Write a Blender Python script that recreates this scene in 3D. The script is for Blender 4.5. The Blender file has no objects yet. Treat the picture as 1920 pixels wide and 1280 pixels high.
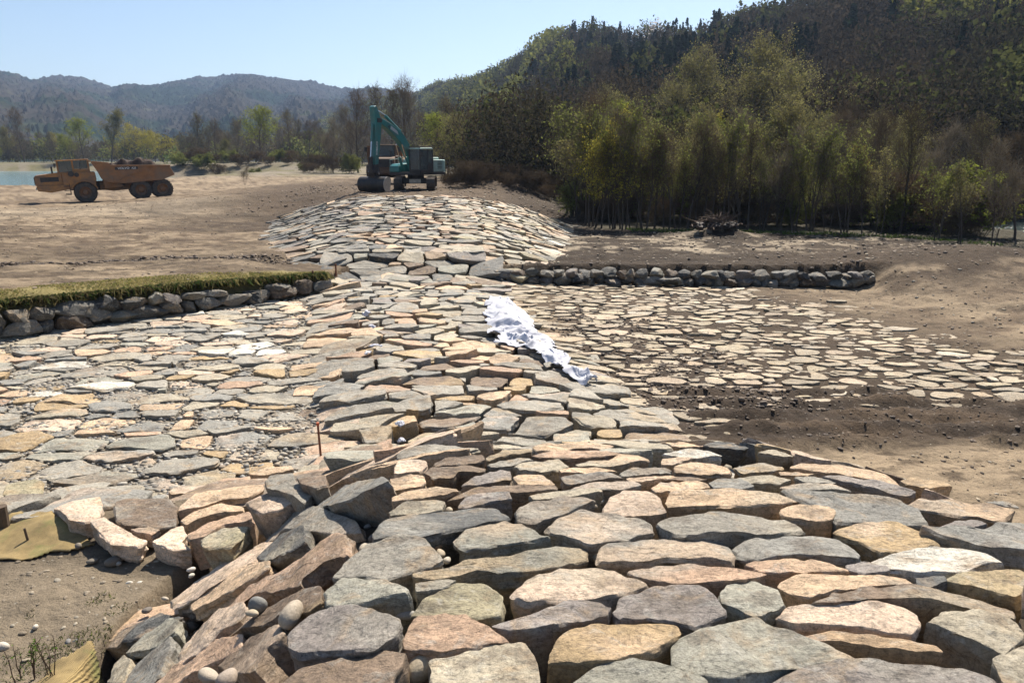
import bpy, bmesh, math, random
import numpy as np
from mathutils import Vector, Matrix

# ------------------------------------------------------------------ camera, sky, sun, exposure
SC = bpy.context.scene
C = SC.collection
F = 1387.0                                   # focal length in pixels of a 1920 wide frame
TILT = math.radians(13.8)
EYE = 1.8
cam_d = bpy.data.cameras.new('camera'); cam = bpy.data.objects.new('camera', cam_d); C.objects.link(cam)
cam.location = (0, 0, EYE); cam.rotation_euler = (math.radians(90) - TILT, 0, 0)
cam_d.sensor_width = 36; cam_d.lens = 36 * F / 1920; cam_d.clip_end = 9000; cam_d.clip_start = 0.05
SC.camera = cam
SUN_EL = math.radians(51); SUN_AZ = math.radians(21)      # azimuth measured from +Y towards +X
wd = bpy.data.worlds.new('World'); SC.world = wd; wd.use_nodes = True
wn = wd.node_tree.nodes; wl = wd.node_tree.links
sky = wn.new('ShaderNodeTexSky'); sky.sky_type = 'NISHITA'; sky.sun_disc = False
sky.sun_elevation = SUN_EL; sky.sun_rotation = SUN_AZ
sky.air_density = 1.0; sky.dust_density = 1.0; sky.ozone_density = 2.0; sky.altitude = 300
wl.new(sky.outputs[0], wn['Background'].inputs[0]); wn['Background'].inputs[1].default_value = 0.072
sl = bpy.data.lights.new('sun', 'SUN'); sl.energy = 5.0; sl.angle = math.radians(0.5); sl.color = (1.0, 0.91, 0.79)
so = bpy.data.objects.new('sun', sl); C.objects.link(so)
sd = Vector((math.sin(SUN_AZ) * math.cos(SUN_EL), math.cos(SUN_AZ) * math.cos(SUN_EL), math.sin(SUN_EL)))
so.rotation_euler = sd.to_track_quat('Z', 'Y').to_euler(); so.location = (0, 0, 60)
SC.view_settings.view_transform = 'Standard'; SC.view_settings.look = 'None'
SC.view_settings.exposure = 0.92; SC.view_settings.gamma = 1.0
SC.cycles.use_denoising = True
SC.cycles.max_bounces = 5; SC.cycles.diffuse_bounces = 3; SC.cycles.transparent_max_bounces = 8
SC.cycles.volume_bounces = 0

# ------------------------------------------------------------------ numbers
R = np.random.RandomState(7)
rnd = random.Random(11)
def ss(x, a, b):
    t = np.clip((np.asarray(x, float) - a) / (b - a), 0, 1); return t * t * (3 - 2 * t)
def lerp(a, b, t): return a + (b - a) * t
def _hash(ix, iy, iz, s):
    n = (ix * 374761393 + iy * 668265263 + iz * 2147483647 + s * 1274126177) & 0xffffffff
    n = ((n ^ (n >> 13)) * 1274126177) & 0xffffffff
    n = ((n ^ (n >> 16)) * 2246822519) & 0xffffffff
    return ((n ^ (n >> 15)) & 0xffff) / 65535.0
def noise(x, y, z=0.0, s=0):
    x, y, z = np.broadcast_arrays(np.asarray(x, float), np.asarray(y, float), np.asarray(z, float))
    ix = np.floor(x).astype(np.int64); iy = np.floor(y).astype(np.int64); iz = np.floor(z).astype(np.int64)
    fx = x - ix; fy = y - iy; fz = z - iz
    fx = fx * fx * (3 - 2 * fx); fy = fy * fy * (3 - 2 * fy); fz = fz * fz * (3 - 2 * fz)
    r = 0
    for dx in (0, 1):
        wx = fx if dx else 1 - fx
        for dy in (0, 1):
            wy = fy if dy else 1 - fy
            for dz in (0, 1):
                wz = fz if dz else 1 - fz
                r = r + wx * wy * wz * _hash(ix + dx, iy + dy, iz + dz, s)
    return r * 2 - 1
def fbm(x, y, z=0.0, s=0, o=4):
    a, f, r = 1.0, 1.0, 0
    for k in range(o):
        r = r + a * noise(np.asarray(x) * f, np.asarray(y) * f, np.asarray(z) * f, s + k * 17); a *= .5; f *= 2.03
    return r
def ray(px, py):
    u = (px - 960) / F; v = (640 - py) / F
    return np.array([u, math.cos(TILT) + v * math.sin(TILT), -math.sin(TILT) + v * math.cos(TILT)])
def proj(p):
    x, y, z = p[0], p[1], p[2] - EYE
    d = y * math.cos(TILT) - z * math.sin(TILT); w = y * math.sin(TILT) + z * math.cos(TILT)
    return 960 + F * x / d, 640 - F * w / d, d

# ------------------------------------------------------------------ lie of the land
_Y  = [-20, 2.6, 3.6, 4.6, 5.6, 6.5, 7.5, 8.4, 9.4, 10, 23.4, 24.4, 26, 29, 32, 37, 42, 60, 95, 200]
_P  = [0, 0, -.05, -.2, -.45, -.76, -1.25, -1.7, -2.0, -2.02, -2.02, -1.95, -1.32, -1.03, -.82, -.5, -.17, -.15, -.4, -.6]
_YE = [-20, 3, 6.5, 10, 20, 24, 26, 32, 42, 48, 60, 95, 200]
_XL = [-.8, -.8, -.95, -2.3, -4.9, -5.8, -5.8, -6.4, -7.8, -12, -14, -16, -20]
_XR = [2.7, 2.7, 2.4, 2.2, -.3, -.9, -1.5, -2.1, -3.0, -2.5, -1.0, 2, 10]
_YK = [-20, 3, 6.2, 7.5, 9, 23, 26, 30, 34, 38, 42, 47, 60, 100]
_KL = [.84, .82, .55, .42, .6, .5, .20, .15, .21, .34, .40, .16, .12, .05]
_KR = [.6, .6, .5, .45, .6, .5, .22, .17, .19, .33, .48, .22, .2, .05]
def soft(x, w): return np.where(x > 4 * w, x, w * np.log1p(np.exp(np.clip(x / w, -30, 30))))
def prof(y): 
    return (np.interp(y - .35, _Y, _P) + np.interp(y, _Y, _P) * 2 + np.interp(y + .35, _Y, _P)) / 4
def ridge(x, y):
    P = prof(y)
    dl = soft(np.interp(y, _YE, _XL) - x, .09 + .004 * np.clip(y, 0, 60)); dr = soft(x - np.interp(y, _YE, _XR), .12 + .004 * np.clip(y, 0, 60))
    a = np.interp(y, _YK, _KL) * dl; b = np.interp(y, _YK, _KR) * dr; w = ss(y, 23.6, 25.5) * (1 - ss(y, 41, 46))
    dome = lambda d: .03 * d + .035 * d * d
    return P - lerp(a, dome(dl), w) - lerp(b, dome(dr), w)
def bank_line(x): return np.clip(6.95 + .17 * (x + 5.5), 6.3, 7.5)
def wall_left_y(x): return 23 + (np.minimum(x, -5.9) + 6.2) * .918
WALL_R = 24.6
def base(x, y):
    x = np.asarray(x, float); y = np.asarray(y, float)
    fl = -2.2 - .012 * np.abs(x + 1) + .0 * y
    fl = fl + .35 * ss(x, 11, 20) * ss(y, 10, 24)
    # near left bank
    t = ss(y, bank_line(x) - .35, bank_line(x) + .75)
    z = np.where(x < -1, lerp(-1.6, fl, t), fl)
    # left field beyond the block wall
    zf = np.interp(y, [10, 17, 24, 30, 40, 48, 56, 85, 93, 100], [-1.5, -1.55, -1.72, -1.55, -1.35, -1.25, -1.22, -.98, -2.0, -2.4])
    dry = np.interp(y, [10, 17, 24, 30, 40, 48, 56, 85, 100, 300], [-1.5, -1.55, -1.72, -1.55, -1.35, -1.25, -1.22, -.85, -.4, .3])
    lake = np.maximum(ss(-x, 44, 50) * (1 - ss(y, 138, 146)), ss(-x, 66, 74) * (1 - ss(y, 214, 224)))
    zf = lerp(dry, zf, lake)
    zf = zf + ss(y, 40, 50) * (1 - ss(y, 75, 100)) * np.clip(.078 * (x + 30), 0, .9)
    zf = zf + 1.5 * np.exp(-((y - 151 - 3 * np.sin(x * .2)) / 6) ** 2) * ss(-x, 26, 36) * (1 - ss(-x, 74, 80))
    zf = zf + .9 * np.exp(-((y - 238) / 14) ** 2)
    wy = y - wall_left_y(x); zf = zf + .2 * ss(wy, .1, 1.4) * (1 - ss(wy, 5, 14)) * ss(-x, 6, 9)
    # right terrace and the ground under the wood, falling to the river
    zr = np.interp(y, [24, 30, 40, 60, 100, 300], [-1.68, -1.6, -1.75, -1.7, -1.2, 0])
    zr = zr + .55 * np.exp(-((x - 16) / 3.2) ** 2 - ((y - 25.5) / 2.6) ** 2)
    zr = zr + .5 * np.exp(-((x - 9.4) / 1.5) ** 2 - ((y - 34.5) / .8) ** 2)
    rx = 40 - .1 * (y - 54)
    zr = zr - 2.6 * ss(x, rx - 16, rx - 5) * (1 - ss(x, rx + 9, rx + 16))
    side = ss(x, -5, 1)
    zfar = lerp(zf, zr, np.where(y > 60, ss(x, -20, 10), side))
    wl_ = lerp(wall_left_y(x), WALL_R, side)
    tf = ss(y, wl_ + .1, wl_ + .42)
    wl_ = wl_ + 1.9 * ss(x, -6.2, -5.0) * (1 - ss(x, -2.0, -.6)); tf = ss(y, wl_ + .1, wl_ + .42)
    endr = ss(x, 11.4, 13.0)                       # the right wall dies into an earth ramp
    tf = lerp(tf, ss(y, wl_ - 6, wl_ + 1.5), endr)
    return lerp(z, zfar, tf)
def H(x, y):
    a = base(x, y); b = ridge(x, y); k = .05
    return (a + b + np.sqrt((a - b) ** 2 + k * k)) / 2 - .01
_GX = np.arange(-32, 32.01, .08); _GY = np.arange(-4, 64.01, .08); _HG = None
def Hs(x, y):
    global _HG
    if _HG is None: _HG = H(*np.meshgrid(_GX, _GY)).tolist()
    fx = (x + 32) / .08; fy = (y + 4) / .08; i = int(fx); j = int(fy)
    if x < -32 or y < -4 or i > 798 or j > 848: return float(H(x, y))
    fx -= i; fy -= j; a = _HG[j]; b = _HG[j + 1]
    return (a[i] * (1 - fx) + a[i + 1] * fx) * (1 - fy) + (b[i] * (1 - fx) + b[i + 1] * fx) * fy
def paved(x, y):
    "0..1: how far the stones reach here, and how deep the joints are"
    x = np.asarray(x, float); y = np.asarray(y, float)
    over = ss(ridge(x, y) - base(x, y), -.05, .02)
    near = over * (1 - ss(y, 41.3, 42.0))
    left = (1 - ss(x, -3, -1.5)) * ss(y, bank_line(x) - .25, bank_line(x) + .1) * (1 - ss(y, wall_left_y(x) - .1, wall_left_y(x) + .1))
    return near, left * (1 - near)
def G(x, y):
    n, l = paved(x, y)
    return H(x, y) - n * np.interp(y, [0, 8, 9.5, 22, 30, 42], [.25, .26, .30, .26, .22, .2]) - l * .055
def hit(px, py, fn=None, t0=1.2, t1=400, lift=0.0):
    fn = fn or (lambda x, y: Hs(x, y) + lift)
    d = ray(px, py); t = t0; o = np.array([0, 0, EYE]); prev = t
    while t < t1:
        p = o + d * t
        if p[2] < float(fn(p[0], p[1])):
            a, b = prev, t
            for _ in range(16):
                m = (a + b) / 2; p = o + d * m
                if p[2] < float(fn(p[0], p[1])): b = m
                else: a = m
            return o + d * b
        prev = t; t *= 1.01
    return o + d * t1
def normal(x, y, e=.12):
    n = Vector((Hs(x - e, y) - Hs(x + e, y), Hs(x, y - e) - Hs(x, y + e), 2 * e)); return n.normalized()

# ------------------------------------------------------------------ objects
def tag(o, label=None, cat=None, group=None, kind=None):
    if label: o['label'] = label
    if cat: o['category'] = cat
    if group: o['group'] = group
    if kind: o['kind'] = kind
    return o
def mesh_np(name, verts, faces_flat, loop_tot, mats, mat_idx=None, smooth=False, cols=None):
    "mesh from arrays: verts Nx3, faces_flat loop vertex ids, loop_tot face sizes"
    me = bpy.data.meshes.new(name)
    verts = np.asarray(verts, np.float32); lt = np.asarray(loop_tot, np.int32); ff = np.asarray(faces_flat, np.int32)
    me.vertices.add(len(verts)); me.vertices.foreach_set('co', verts.ravel())
    me.loops.add(len(ff)); me.loops.foreach_set('vertex_index', ff)
    me.polygons.add(len(lt)); ls = np.concatenate([[0], np.cumsum(lt)[:-1]]).astype(np.int32)
    me.polygons.foreach_set('loop_start', ls); me.polygons.foreach_set('loop_total', lt)
    for m in (mats if isinstance(mats, (list, tuple)) else [mats]): me.materials.append(m)
    if mat_idx is not None: me.polygons.foreach_set('material_index', np.asarray(mat_idx, np.int32))
    me.polygons.foreach_set('use_smooth', np.full(len(lt), bool(smooth)))
    if cols is not None:
        c = np.ones((len(verts), 4), np.float32); c[:, :3] = cols
        at = me.color_attributes.new('col', 'FLOAT_COLOR', 'POINT'); at.data.foreach_set('color', c.ravel())
    me.update(calc_edges=True); me.validate()
    return me
def link(name, me, parent=None, loc=None):
    o = bpy.data.objects.new(name, me); C.objects.link(o)
    if parent is not None: o.parent = parent
    if loc is not None: o.location = loc
    return o
def empty(name, loc, rz=0.0):
    o = bpy.data.objects.new(name, None); C.objects.link(o); o.location = loc; o.rotation_euler = (0, 0, rz)
    o.empty_display_size = .2; return o
class MB:
    "collects shapes of one part"
    def __init__(s): s.v = []; s.f = []; s.m = []; s.c = []
    def add(s, v, f, m=0, col=None):
        b = len(s.v); s.v += [tuple(p) for p in v]; s.f += [tuple(i + b for i in q) for q in f]; s.m += [m] * len(f)
        if col is not None: s.c += [col] * len(v)
        return s
    def box(s, x0, x1, y0, y1, z0, z1, m=0, rot=None):
        v = [(x, y, z) for x in (x0, x1) for y in (y0, y1) for z in (z0, z1)]
        if rot is not None: v = [tuple(rot @ Vector(p)) for p in v]
        return s.add(v, [(0, 1, 3, 2), (4, 6, 7, 5), (0, 4, 5, 1), (2, 3, 7, 6), (0, 2, 6, 4), (1, 5, 7, 3)], m)
    def prism(s, prof, y0, y1, m=0, bulge=None):
        "profile in (x, z) pulled along y"
        n = len(prof); v = [(x, y0, z) for x, z in prof] + [(x, y1, z) for x, z in prof]
        f = [(i, (i + 1) % n, n + (i + 1) % n, n + i) for i in range(n)] + [tuple(range(n - 1, -1, -1)), tuple(range(n, 2 * n))]
        return s.add(v, f, m)
    def tube(s, pts, rad, n=8, m=0, cap=True):
        pts = [Vector(p) for p in pts]; k = len(pts)
        rad = rad if isinstance(rad, (list, tuple)) else [rad] * k
        v = []; 
        for i, p in enumerate(pts):
            t = (pts[min(i + 1, k - 1)] - pts[max(i - 1, 0)]).normalized()
            a = t.cross(Vector((0, 0, 1)) if abs(t.z) < .9 else Vector((1, 0, 0))).normalized(); b = t.cross(a)
            for j in range(n):
                w = 2 * math.pi * j / n; v.append(p + (a * math.cos(w) + b * math.sin(w)) * rad[i])
        f = [(i * n + j, i * n + (j + 1) % n, (i + 1) * n + (j + 1) % n, (i + 1) * n + j) for i in range(k - 1) for j in range(n)]
        if cap: f += [tuple(range(n - 1, -1, -1)), tuple(range((k - 1) * n, k * n))]
        return s.add(v, f, m)
    def lathe(s, prof, y=0.0, n=32, cx=0, cz=0, m=0):
        "profile (radius, y) round the y axis at (cx, cz)"
        k = len(prof); v = []
        for r, yy in prof:
            for j in range(n):
                w = 2 * math.pi * j / n; v.append((cx + r * math.cos(w), y + yy, cz + r * math.sin(w)))
        f = [(i * n + j, i * n + (j + 1) % n, (i + 1) * n + (j + 1) % n, (i + 1) * n + j) for i in range(k - 1) for j in range(n)]
        return s.add(v, f, m)
    def build(s, name, mats, parent=None, bevel=0, smooth=False, loc=None):
        me = bpy.data.meshes.new(name)
        me.from_pydata([tuple(p) for p in s.v], [], s.f)
        for m in (mats if isinstance(mats, (list, tuple)) else [mats]): me.materials.append(m)
        me.polygons.foreach_set('material_index', s.m)
        bm = bmesh.new(); bm.from_mesh(me)
        bmesh.ops.recalc_face_normals(bm, faces=bm.faces)
        if bevel:
            es = [e for e in bm.edges if len(e.link_faces) == 2 and e.calc_face_angle(0) > .5 and e.calc_length() > bevel * 2.2]
            bmesh.ops.bevel(bm, geom=es, offset=bevel, segments=1, affect='EDGES', clamp_overlap=True)
        bm.to_mesh(me); bm.free()
        me.polygons.foreach_set('use_smooth', [smooth] * len(me.polygons))
        if smooth: me.set_sharp_from_angle(angle=math.radians(35))
        return link(name, me, parent, loc)

# ------------------------------------------------------------------ materials
def new_mat(name):
    m = bpy.data.materials.new(name); m.use_nodes = True; nt = m.node_tree
    return m, nt.nodes, nt.links, nt.nodes['Principled BSDF']
def nz(n, l, vec, scale, detail=4, rough=.55, dist=0.0):
    t = n.new('ShaderNodeTexNoise'); t.inputs['Scale'].default_value = scale; t.inputs['Detail'].default_value = detail
    t.inputs['Roughness'].default_value = rough; t.inputs['Distortion'].default_value = dist
    if vec is not None: l.new(vec, t.inputs['Vector'])
    return t.outputs['Fac']
def ramp(n, l, fac, stops):
    r = n.new('ShaderNodeValToRGB'); l.new(fac, r.inputs[0]); e = r.color_ramp.elements
    while len(e) < len(stops): e.new(.5)
    for i, (p, c) in enumerate(stops):
        e[i].position = p; e[i].color = (c, c, c, 1) if isinstance(c, (int, float)) else (*c, 1)
    return r.outputs[0]
def mix(n, l, a, b, fac=1.0, mode='MULTIPLY'):
    x = n.new('ShaderNodeMix'); x.data_type = 'RGBA'; x.blend_type = mode
    for sock, v in ((x.inputs['Factor'], fac), (x.inputs[6], a), (x.inputs[7], b)):
        if isinstance(v, (int, float)): sock.default_value = v
        elif isinstance(v, tuple): sock.default_value = (*v, 1)
        else: l.new(v, sock)
    return x.outputs[2]
def bump(n, l, b, h, strength, dist, prev=None):
    k = n.new('ShaderNodeBump'); k.inputs['Strength'].default_value = strength; k.inputs['Distance'].default_value = dist
    l.new(h, k.inputs['Height'])
    if prev is not None: l.new(prev, k.inputs['Normal'])
    if b is not None: l.new(k.outputs[0], b.inputs['Normal'])
    return k.outputs[0]
def pos(n): return n.new('ShaderNodeNewGeometry').outputs['Position']
def mapping(n, l, vec, scale, rot=(0, 0, 0)):
    m = n.new('ShaderNodeMapping'); m.inputs['Scale'].default_value = scale; m.inputs['Rotation'].default_value = rot
    l.new(vec, m.inputs['Vector']); return m.outputs[0]
def attr(n, name='col'):
    a = n.new('ShaderNodeAttribute'); a.attribute_name = name; return a.outputs['Color']

def stone_material():
    m, n, l, b = new_mat('quarried stone'); P = pos(n)
    c = mix(n, l, attr(n), ramp(n, l, nz(n, l, P, 1.7, 5, .6, .8), [(.28, .70), (.5, 1.0), (.72, 1.18)]), .9)
    c = mix(n, l, c, (.40, .285, .165), ramp(n, l, nz(n, l, P, 3.1, 7, .66, 1.2), [(.53, 0.0), (.66, .62)]), 'MIX')
    c = mix(n, l, c, (.44, .43, .38), ramp(n, l, nz(n, l, mapping(n, l, P, (1, 1.5, 2), (.3, .6, .7)), 4.3, 8, .72, 1.8), [(.54, 0.0), (.66, .5)]), 'MIX')
    band = nz(n, l, mapping(n, l, P, (1.2, 4.5, 22), (.25, .2, .9)), 1.8, 7, .68, 1.6)
    c = mix(n, l, c, ramp(n, l, band, [(.32, .55), (.44, 1.0), (.7, 1.12)]), .6)
    c = mix(n, l, c, ramp(n, l, nz(n, l, P, 38, 7, .78), [(.34, .42), (.5, 1.0), (.70, 1.38)]), .9)
    c = mix(n, l, c, ramp(n, l, nz(n, l, P, 150, 3, .6), [(.3, .78), (.7, 1.18)]), .7)
    c = mix(n, l, c, (.10, .078, .055), ramp(n, l, nz(n, l, P, 8, 8, .8, .5), [(.63, 0.0), (.69, .6)]), 'MIX')
    pit = ramp(n, l, nz(n, l, mapping(n, l, P, (1, 1.4, 2.5), (.2, .4, 1.1)), 21, 4, .6), [(.62, 1.0), (.68, .45)])
    c = mix(n, l, c, pit, .8)
    vo = n.new('ShaderNodeTexVoronoi'); vo.feature = 'DISTANCE_TO_EDGE'; vo.inputs['Scale'].default_value = 3.2
    l.new(mapping(n, l, P, (1, 2.2, 1.4), (0, .3, .5)), vo.inputs['Vector'])
    c = mix(n, l, c, ramp(n, l, vo.outputs['Distance'], [(.0, .45), (.012, 1.0)]), .55)
    l.new(c, b.inputs['Base Color']); b.inputs['Roughness'].default_value = .74; b.inputs['Specular IOR Level'].default_value = .4
    k = bump(n, l, None, nz(n, l, P, 6, 8, .72, .8), .75, .08)
    k = bump(n, l, None, band, .6, .05, k)
    k = bump(n, l, None, vo.outputs['Distance'], .15, .02, k)
    bump(n, l, b, nz(n, l, P, 45, 7, .75), .7, .014, k)
    return m
def plain_rock(name, scale=1.0):
    m, n, l, b = new_mat(name); P = pos(n)
    c = mix(n, l, attr(n), ramp(n, l, nz(n, l, P, 5 * scale, 5, .65), [(.3, .7), (.5, 1.0), (.7, 1.2)]), .9)
    c = mix(n, l, c, ramp(n, l, nz(n, l, P, 60 * scale, 3, .6), [(.3, .8), (.7, 1.15)]), .7)
    l.new(c, b.inputs['Base Color']); b.inputs['Roughness'].default_value = .75
    bump(n, l, b, nz(n, l, P, 30 * scale, 4, .6), .4, .01)
    return m
def ground_material():
    m, n, l, b = new_mat('bare earth'); P = pos(n)
    c = attr(n)
    c = mix(n, l, c, ramp(n, l, nz(n, l, mapping(n, l, P, (.5, 1.3, 1)), 1.1, 8, .7, .6), [(.28, .50), (.47, .95), (.7, 1.22)]), .85)
    c = mix(n, l, c, ramp(n, l, nz(n, l, mapping(n, l, P, (1, 2.0, 1)), 5.5, 8, .72), [(.33, .6), (.5, 1.0), (.72, 1.2)]), .75)
    c = mix(n, l, c, ramp(n, l, nz(n, l, P, 60, 4, .7), [(.3, .7), (.6, 1.12)]), .6)
    vo = n.new('ShaderNodeTexVoronoi'); vo.inputs['Scale'].default_value = 9; vo.inputs['Randomness'].default_value = 1; l.new(P, vo.inputs['Vector'])
    c = mix(n, l, c, (.45, .42, .35), ramp(n, l, vo.outputs['Distance'], [(.07, .6), (.11, 0.0)]), 'MIX')
    l.new(c, b.inputs['Base Color']); b.inputs['Roughness'].default_value = .93; b.inputs['Specular IOR Level'].default_value = .2
    k = bump(n, l, None, nz(n, l, P, 2.2, 9, .7), .8, .16)
    k = bump(n, l, None, nz(n, l, P, 11, 7, .72), .8, .05, k)
    bump(n, l, b, nz(n, l, P, 60, 4, .7), .5, .012, k)
    return m
def flat_mat(name, col, rough=.6, metal=0.0, var=.25, scale=6, dirt=None, dirt_amt=.5, bmp=.0, spec=.5):
    m, n, l, b = new_mat(name); tc = n.new('ShaderNodeTexCoord').outputs['Object']
    c = mix(n, l, tuple(col), ramp(n, l, nz(n, l, tc, scale, 6, .65), [(.3, 1 - var), (.7, 1 + var)]), 1.0)
    if dirt: c = mix(n, l, c, tuple(dirt), ramp(n, l, nz(n, l, tc, scale * .45, 7, .7), [(.40, 0.0), (.62, dirt_amt)]), 'MIX')
    l.new(c, b.inputs['Base Color']); b.inputs['Roughness'].default_value = rough; b.inputs['Metallic'].default_value = metal
    b.inputs['Specular IOR Level'].default_value = spec
    if bmp: bump(n, l, b, nz(n, l, tc, scale * 5, 5, .6), .5, bmp)
    return m
def leaf_mat(name, col, trans=.45, var=.35, use_attr=False):
    m, n, l, b = new_mat(name); n.remove(b)
    P = pos(n); oi = n.new('ShaderNodeObjectInfo')
    src = attr(n) if use_attr else tuple(col)
    c = mix(n, l, src, ramp(n, l, nz(n, l, P, .9, 3, .6), [(.3, 1 - var), (.7, 1 + var)]), 1.0)
    if not use_attr:
        c = mix(n, l, c, ramp(n, l, oi.outputs['Random'], [(0, (.8, .78, .75)), (1, (1.2, 1.15, 1.1))]), 1.0)
    d = n.new('ShaderNodeBsdfDiffuse'); t = n.new('ShaderNodeBsdfTranslucent'); x = n.new('ShaderNodeMixShader'); x.inputs[0].default_value = trans
    l.new(c, d.inputs[0]); l.new(c, t.inputs[0]); l.new(d.outputs[0], x.inputs[1]); l.new(t.outputs[0], x.inputs[2])
    l.new(x.outputs[0], n['Material Output'].inputs['Surface']); return m
def glass_mat(name='machine glass'):
    m, n, l, b = new_mat(name)
    b.inputs['Base Color'].default_value = (.10, .12, .12, 1); b.inputs['Roughness'].default_value = .05; b.inputs['Alpha'].default_value = .55
    return m
# ------------------------------------------------------------------ ground sheet, lake, river
M_STONE = stone_material(); M_PEB = plain_rock('river pebbles', 2.0); M_BOUL = plain_rock('wall rock', .8); M_SOIL = plain_rock('loose soil', 1.5)
M_GROUND = ground_material()
SAND = np.array((.34, .262, .172)); TAN = np.array((.23, .172, .112)); BROWN = np.array((.125, .088, .057)); DARK = np.array((.055, .040, .028))
GREY = np.array((.24, .21, .165)); PALE = np.array((.52, .43, .31)); OLIVE = np.array((.16, .15, .07)); FOREST = np.array((.05, .045, .025))
def gcol(x, y):
    x = np.asarray(x, float); y = np.asarray(y, float); o = lambda a: np.asarray(a)[..., None]
    n1 = fbm(x * .35, y * .6, 0, 3); n2 = fbm(x * 1.3, y * 3.0, 0, 9); n3 = fbm(x * .5 + 40, y * 2.2, 0, 21)
    c = lerp(SAND, TAN, o(ss(n1, -.5, .7)))
    c = lerp(c, BROWN, o(ss(n2, .0, .8) * .8)); n4 = fbm(x * 2.2, y * 6, 0, 27, 4); c = lerp(c, DARK, o(ss(n4, .35, 1.0) * .6))
    left = (x < np.interp(y, _YE, _XL) - .5)
    # left field: broad earth bands
    f = ss(y, 40, 44) * (1 - ss(y, 47, 50)) * left; c = lerp(c, PALE, o(f * .35))
    f = np.exp(-((y - 25.6 - .35 * np.sin(x * .4) - .03 * x) / .42) ** 2) * left * ss(-x, 7.2, 8.6); c = lerp(c, DARK, o(f * ss(n3, -.9, .2) * .95))
    f = ss(y, 27.5, 29) * (1 - ss(y, 37, 41)) * left * ss(n2, -.7, .3); c = lerp(c, BROWN * 1.25, o(f * .6))
    f = ss(x + y * .25, -9, -2) * ss(y, 33, 38) * (1 - ss(y, 62, 72)) * (x < np.interp(y, _YE, _XL)); c = lerp(c, BROWN * .75, o(f * .85))
    f = ss(y, 19, 20.5) * (1 - ss(y, 44, 52)) * left; c = c * (1 - .30 * o(f * ss(n1 + .5 * n2, -1.0, .4)))
    # straw-coloured verge above the wall
    wy = y - wall_left_y(x); f = ss(wy, .1, .3) * (1 - ss(wy + .3 * n1, 1.1, 1.6)) * (x < -5.6) * ss(-x, 5.4, 7.5); c = lerp(c, np.array((.27, .225, .085)), o(f * .9))
    # truck road and its ruts
    yr = 57.3 + .42 * (x + 28.5) - .012 * np.clip(x + 28, 0, 40) ** 2; road = np.exp(-((y - yr) / 2.8) ** 2) * (x < -9)
    rut = np.exp(-(((y - yr - 1.1) / .34) ** 2)) + np.exp(-(((y - yr + 1.1) / .36) ** 2)); c = lerp(c, BROWN * .9, o(np.clip(road * .4 + rut * .6 * (x < -9), 0, 1)))
    # plateau under the digger and the embankment right of the mound
    f = ss(y, 42, 44) * (1 - ss(y, 72, 90)) * ss(x, -20, -14) * (1 - ss(x, 6, 9)); c = lerp(c, BROWN * .8, o(f * .85))
    f = ss(y, 31, 34) * ss(x, -2.5, 1) * (1 - ss(y, 75, 90)); c = lerp(c, BROWN * .45, o(f * .9))
    # right terrace: dark soil with tree shade painted in, pale dry-mud and sun-fleck streaks
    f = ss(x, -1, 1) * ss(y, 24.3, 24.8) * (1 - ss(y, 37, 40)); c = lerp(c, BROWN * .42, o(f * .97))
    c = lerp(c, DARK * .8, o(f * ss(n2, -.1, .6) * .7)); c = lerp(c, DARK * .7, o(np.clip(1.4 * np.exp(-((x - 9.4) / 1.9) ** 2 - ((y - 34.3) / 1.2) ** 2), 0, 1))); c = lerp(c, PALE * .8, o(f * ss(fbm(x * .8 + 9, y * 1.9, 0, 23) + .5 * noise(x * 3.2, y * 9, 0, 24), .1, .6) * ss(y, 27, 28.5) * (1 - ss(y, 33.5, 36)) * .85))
    hp = np.exp(-((x - 14) / 3.4) ** 2 - ((y - 26) / 3.2) ** 2); c = lerp(c, BROWN * .65, o(np.clip(hp * 1.8, 0, 1) * ss(n2, -.8, .4)))
    # right channel
    f = ss(x, .5, 2) * ss(y, 8, 10) * (1 - ss(y, 24.2, 24.5)) * (1 - ss(x + .45 * (y - 9), 12, 17)); c = lerp(c, BROWN * .58, o(f * .95)); c = lerp(c, BROWN * 1.0, o(f * ss(n1, 0, .8) * .7))
    f2 = ss(x, 3, 5) * (1 - ss(y + .3 * n1, 9.7, 10.4)); c = lerp(c, SAND * 1.12, o(f2 * (1 - .75 * ss(n4, .25, .8))))
    e = .8 * fbm(x * .8, y * .8, 0, 5)
    f = ss(y + e * .5, 10.0, 10.6) * (1 - ss(y + e * .5, 12.0, 12.7)) * ss(x, 1.5, 3.0); c = lerp(c, lerp(DARK * 1.1, BROWN, o(ss(n3, -.1, .7))), o(f * .95))
    f = ss(x, 1.0, 1.8) * (1 - ss(x - .16 * (16 - y), 2.6, 4.4)) * ss(y, 10, 12) * (1 - ss(y, 18, 21)); c = lerp(c, DARK * 1.4, o(f * .7))
    # gravel floor left, joints between stones
    nr, lf = paved(x, y); c = lerp(c, np.array((.17, .15, .12)), o(lf * .9)); c = lerp(c, np.array((.085, .068, .05)), o(nr * .9))
    # near left bank
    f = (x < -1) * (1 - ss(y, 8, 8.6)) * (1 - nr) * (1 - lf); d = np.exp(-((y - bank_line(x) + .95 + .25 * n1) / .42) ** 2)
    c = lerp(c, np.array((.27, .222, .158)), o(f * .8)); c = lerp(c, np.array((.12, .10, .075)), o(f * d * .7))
    # field behind, banks of the lake, wood floor
    f = ss(y, 88, 120); c = lerp(c, lerp(GREY, OLIVE, o(ss(n1, -.4, .5))), o(f * .85))
    f = np.exp(-((y - 151) / 9) ** 2) * ss(-x, 26, 34); c = lerp(c, np.array((.17, .145, .10)), o(f * .8))
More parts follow.
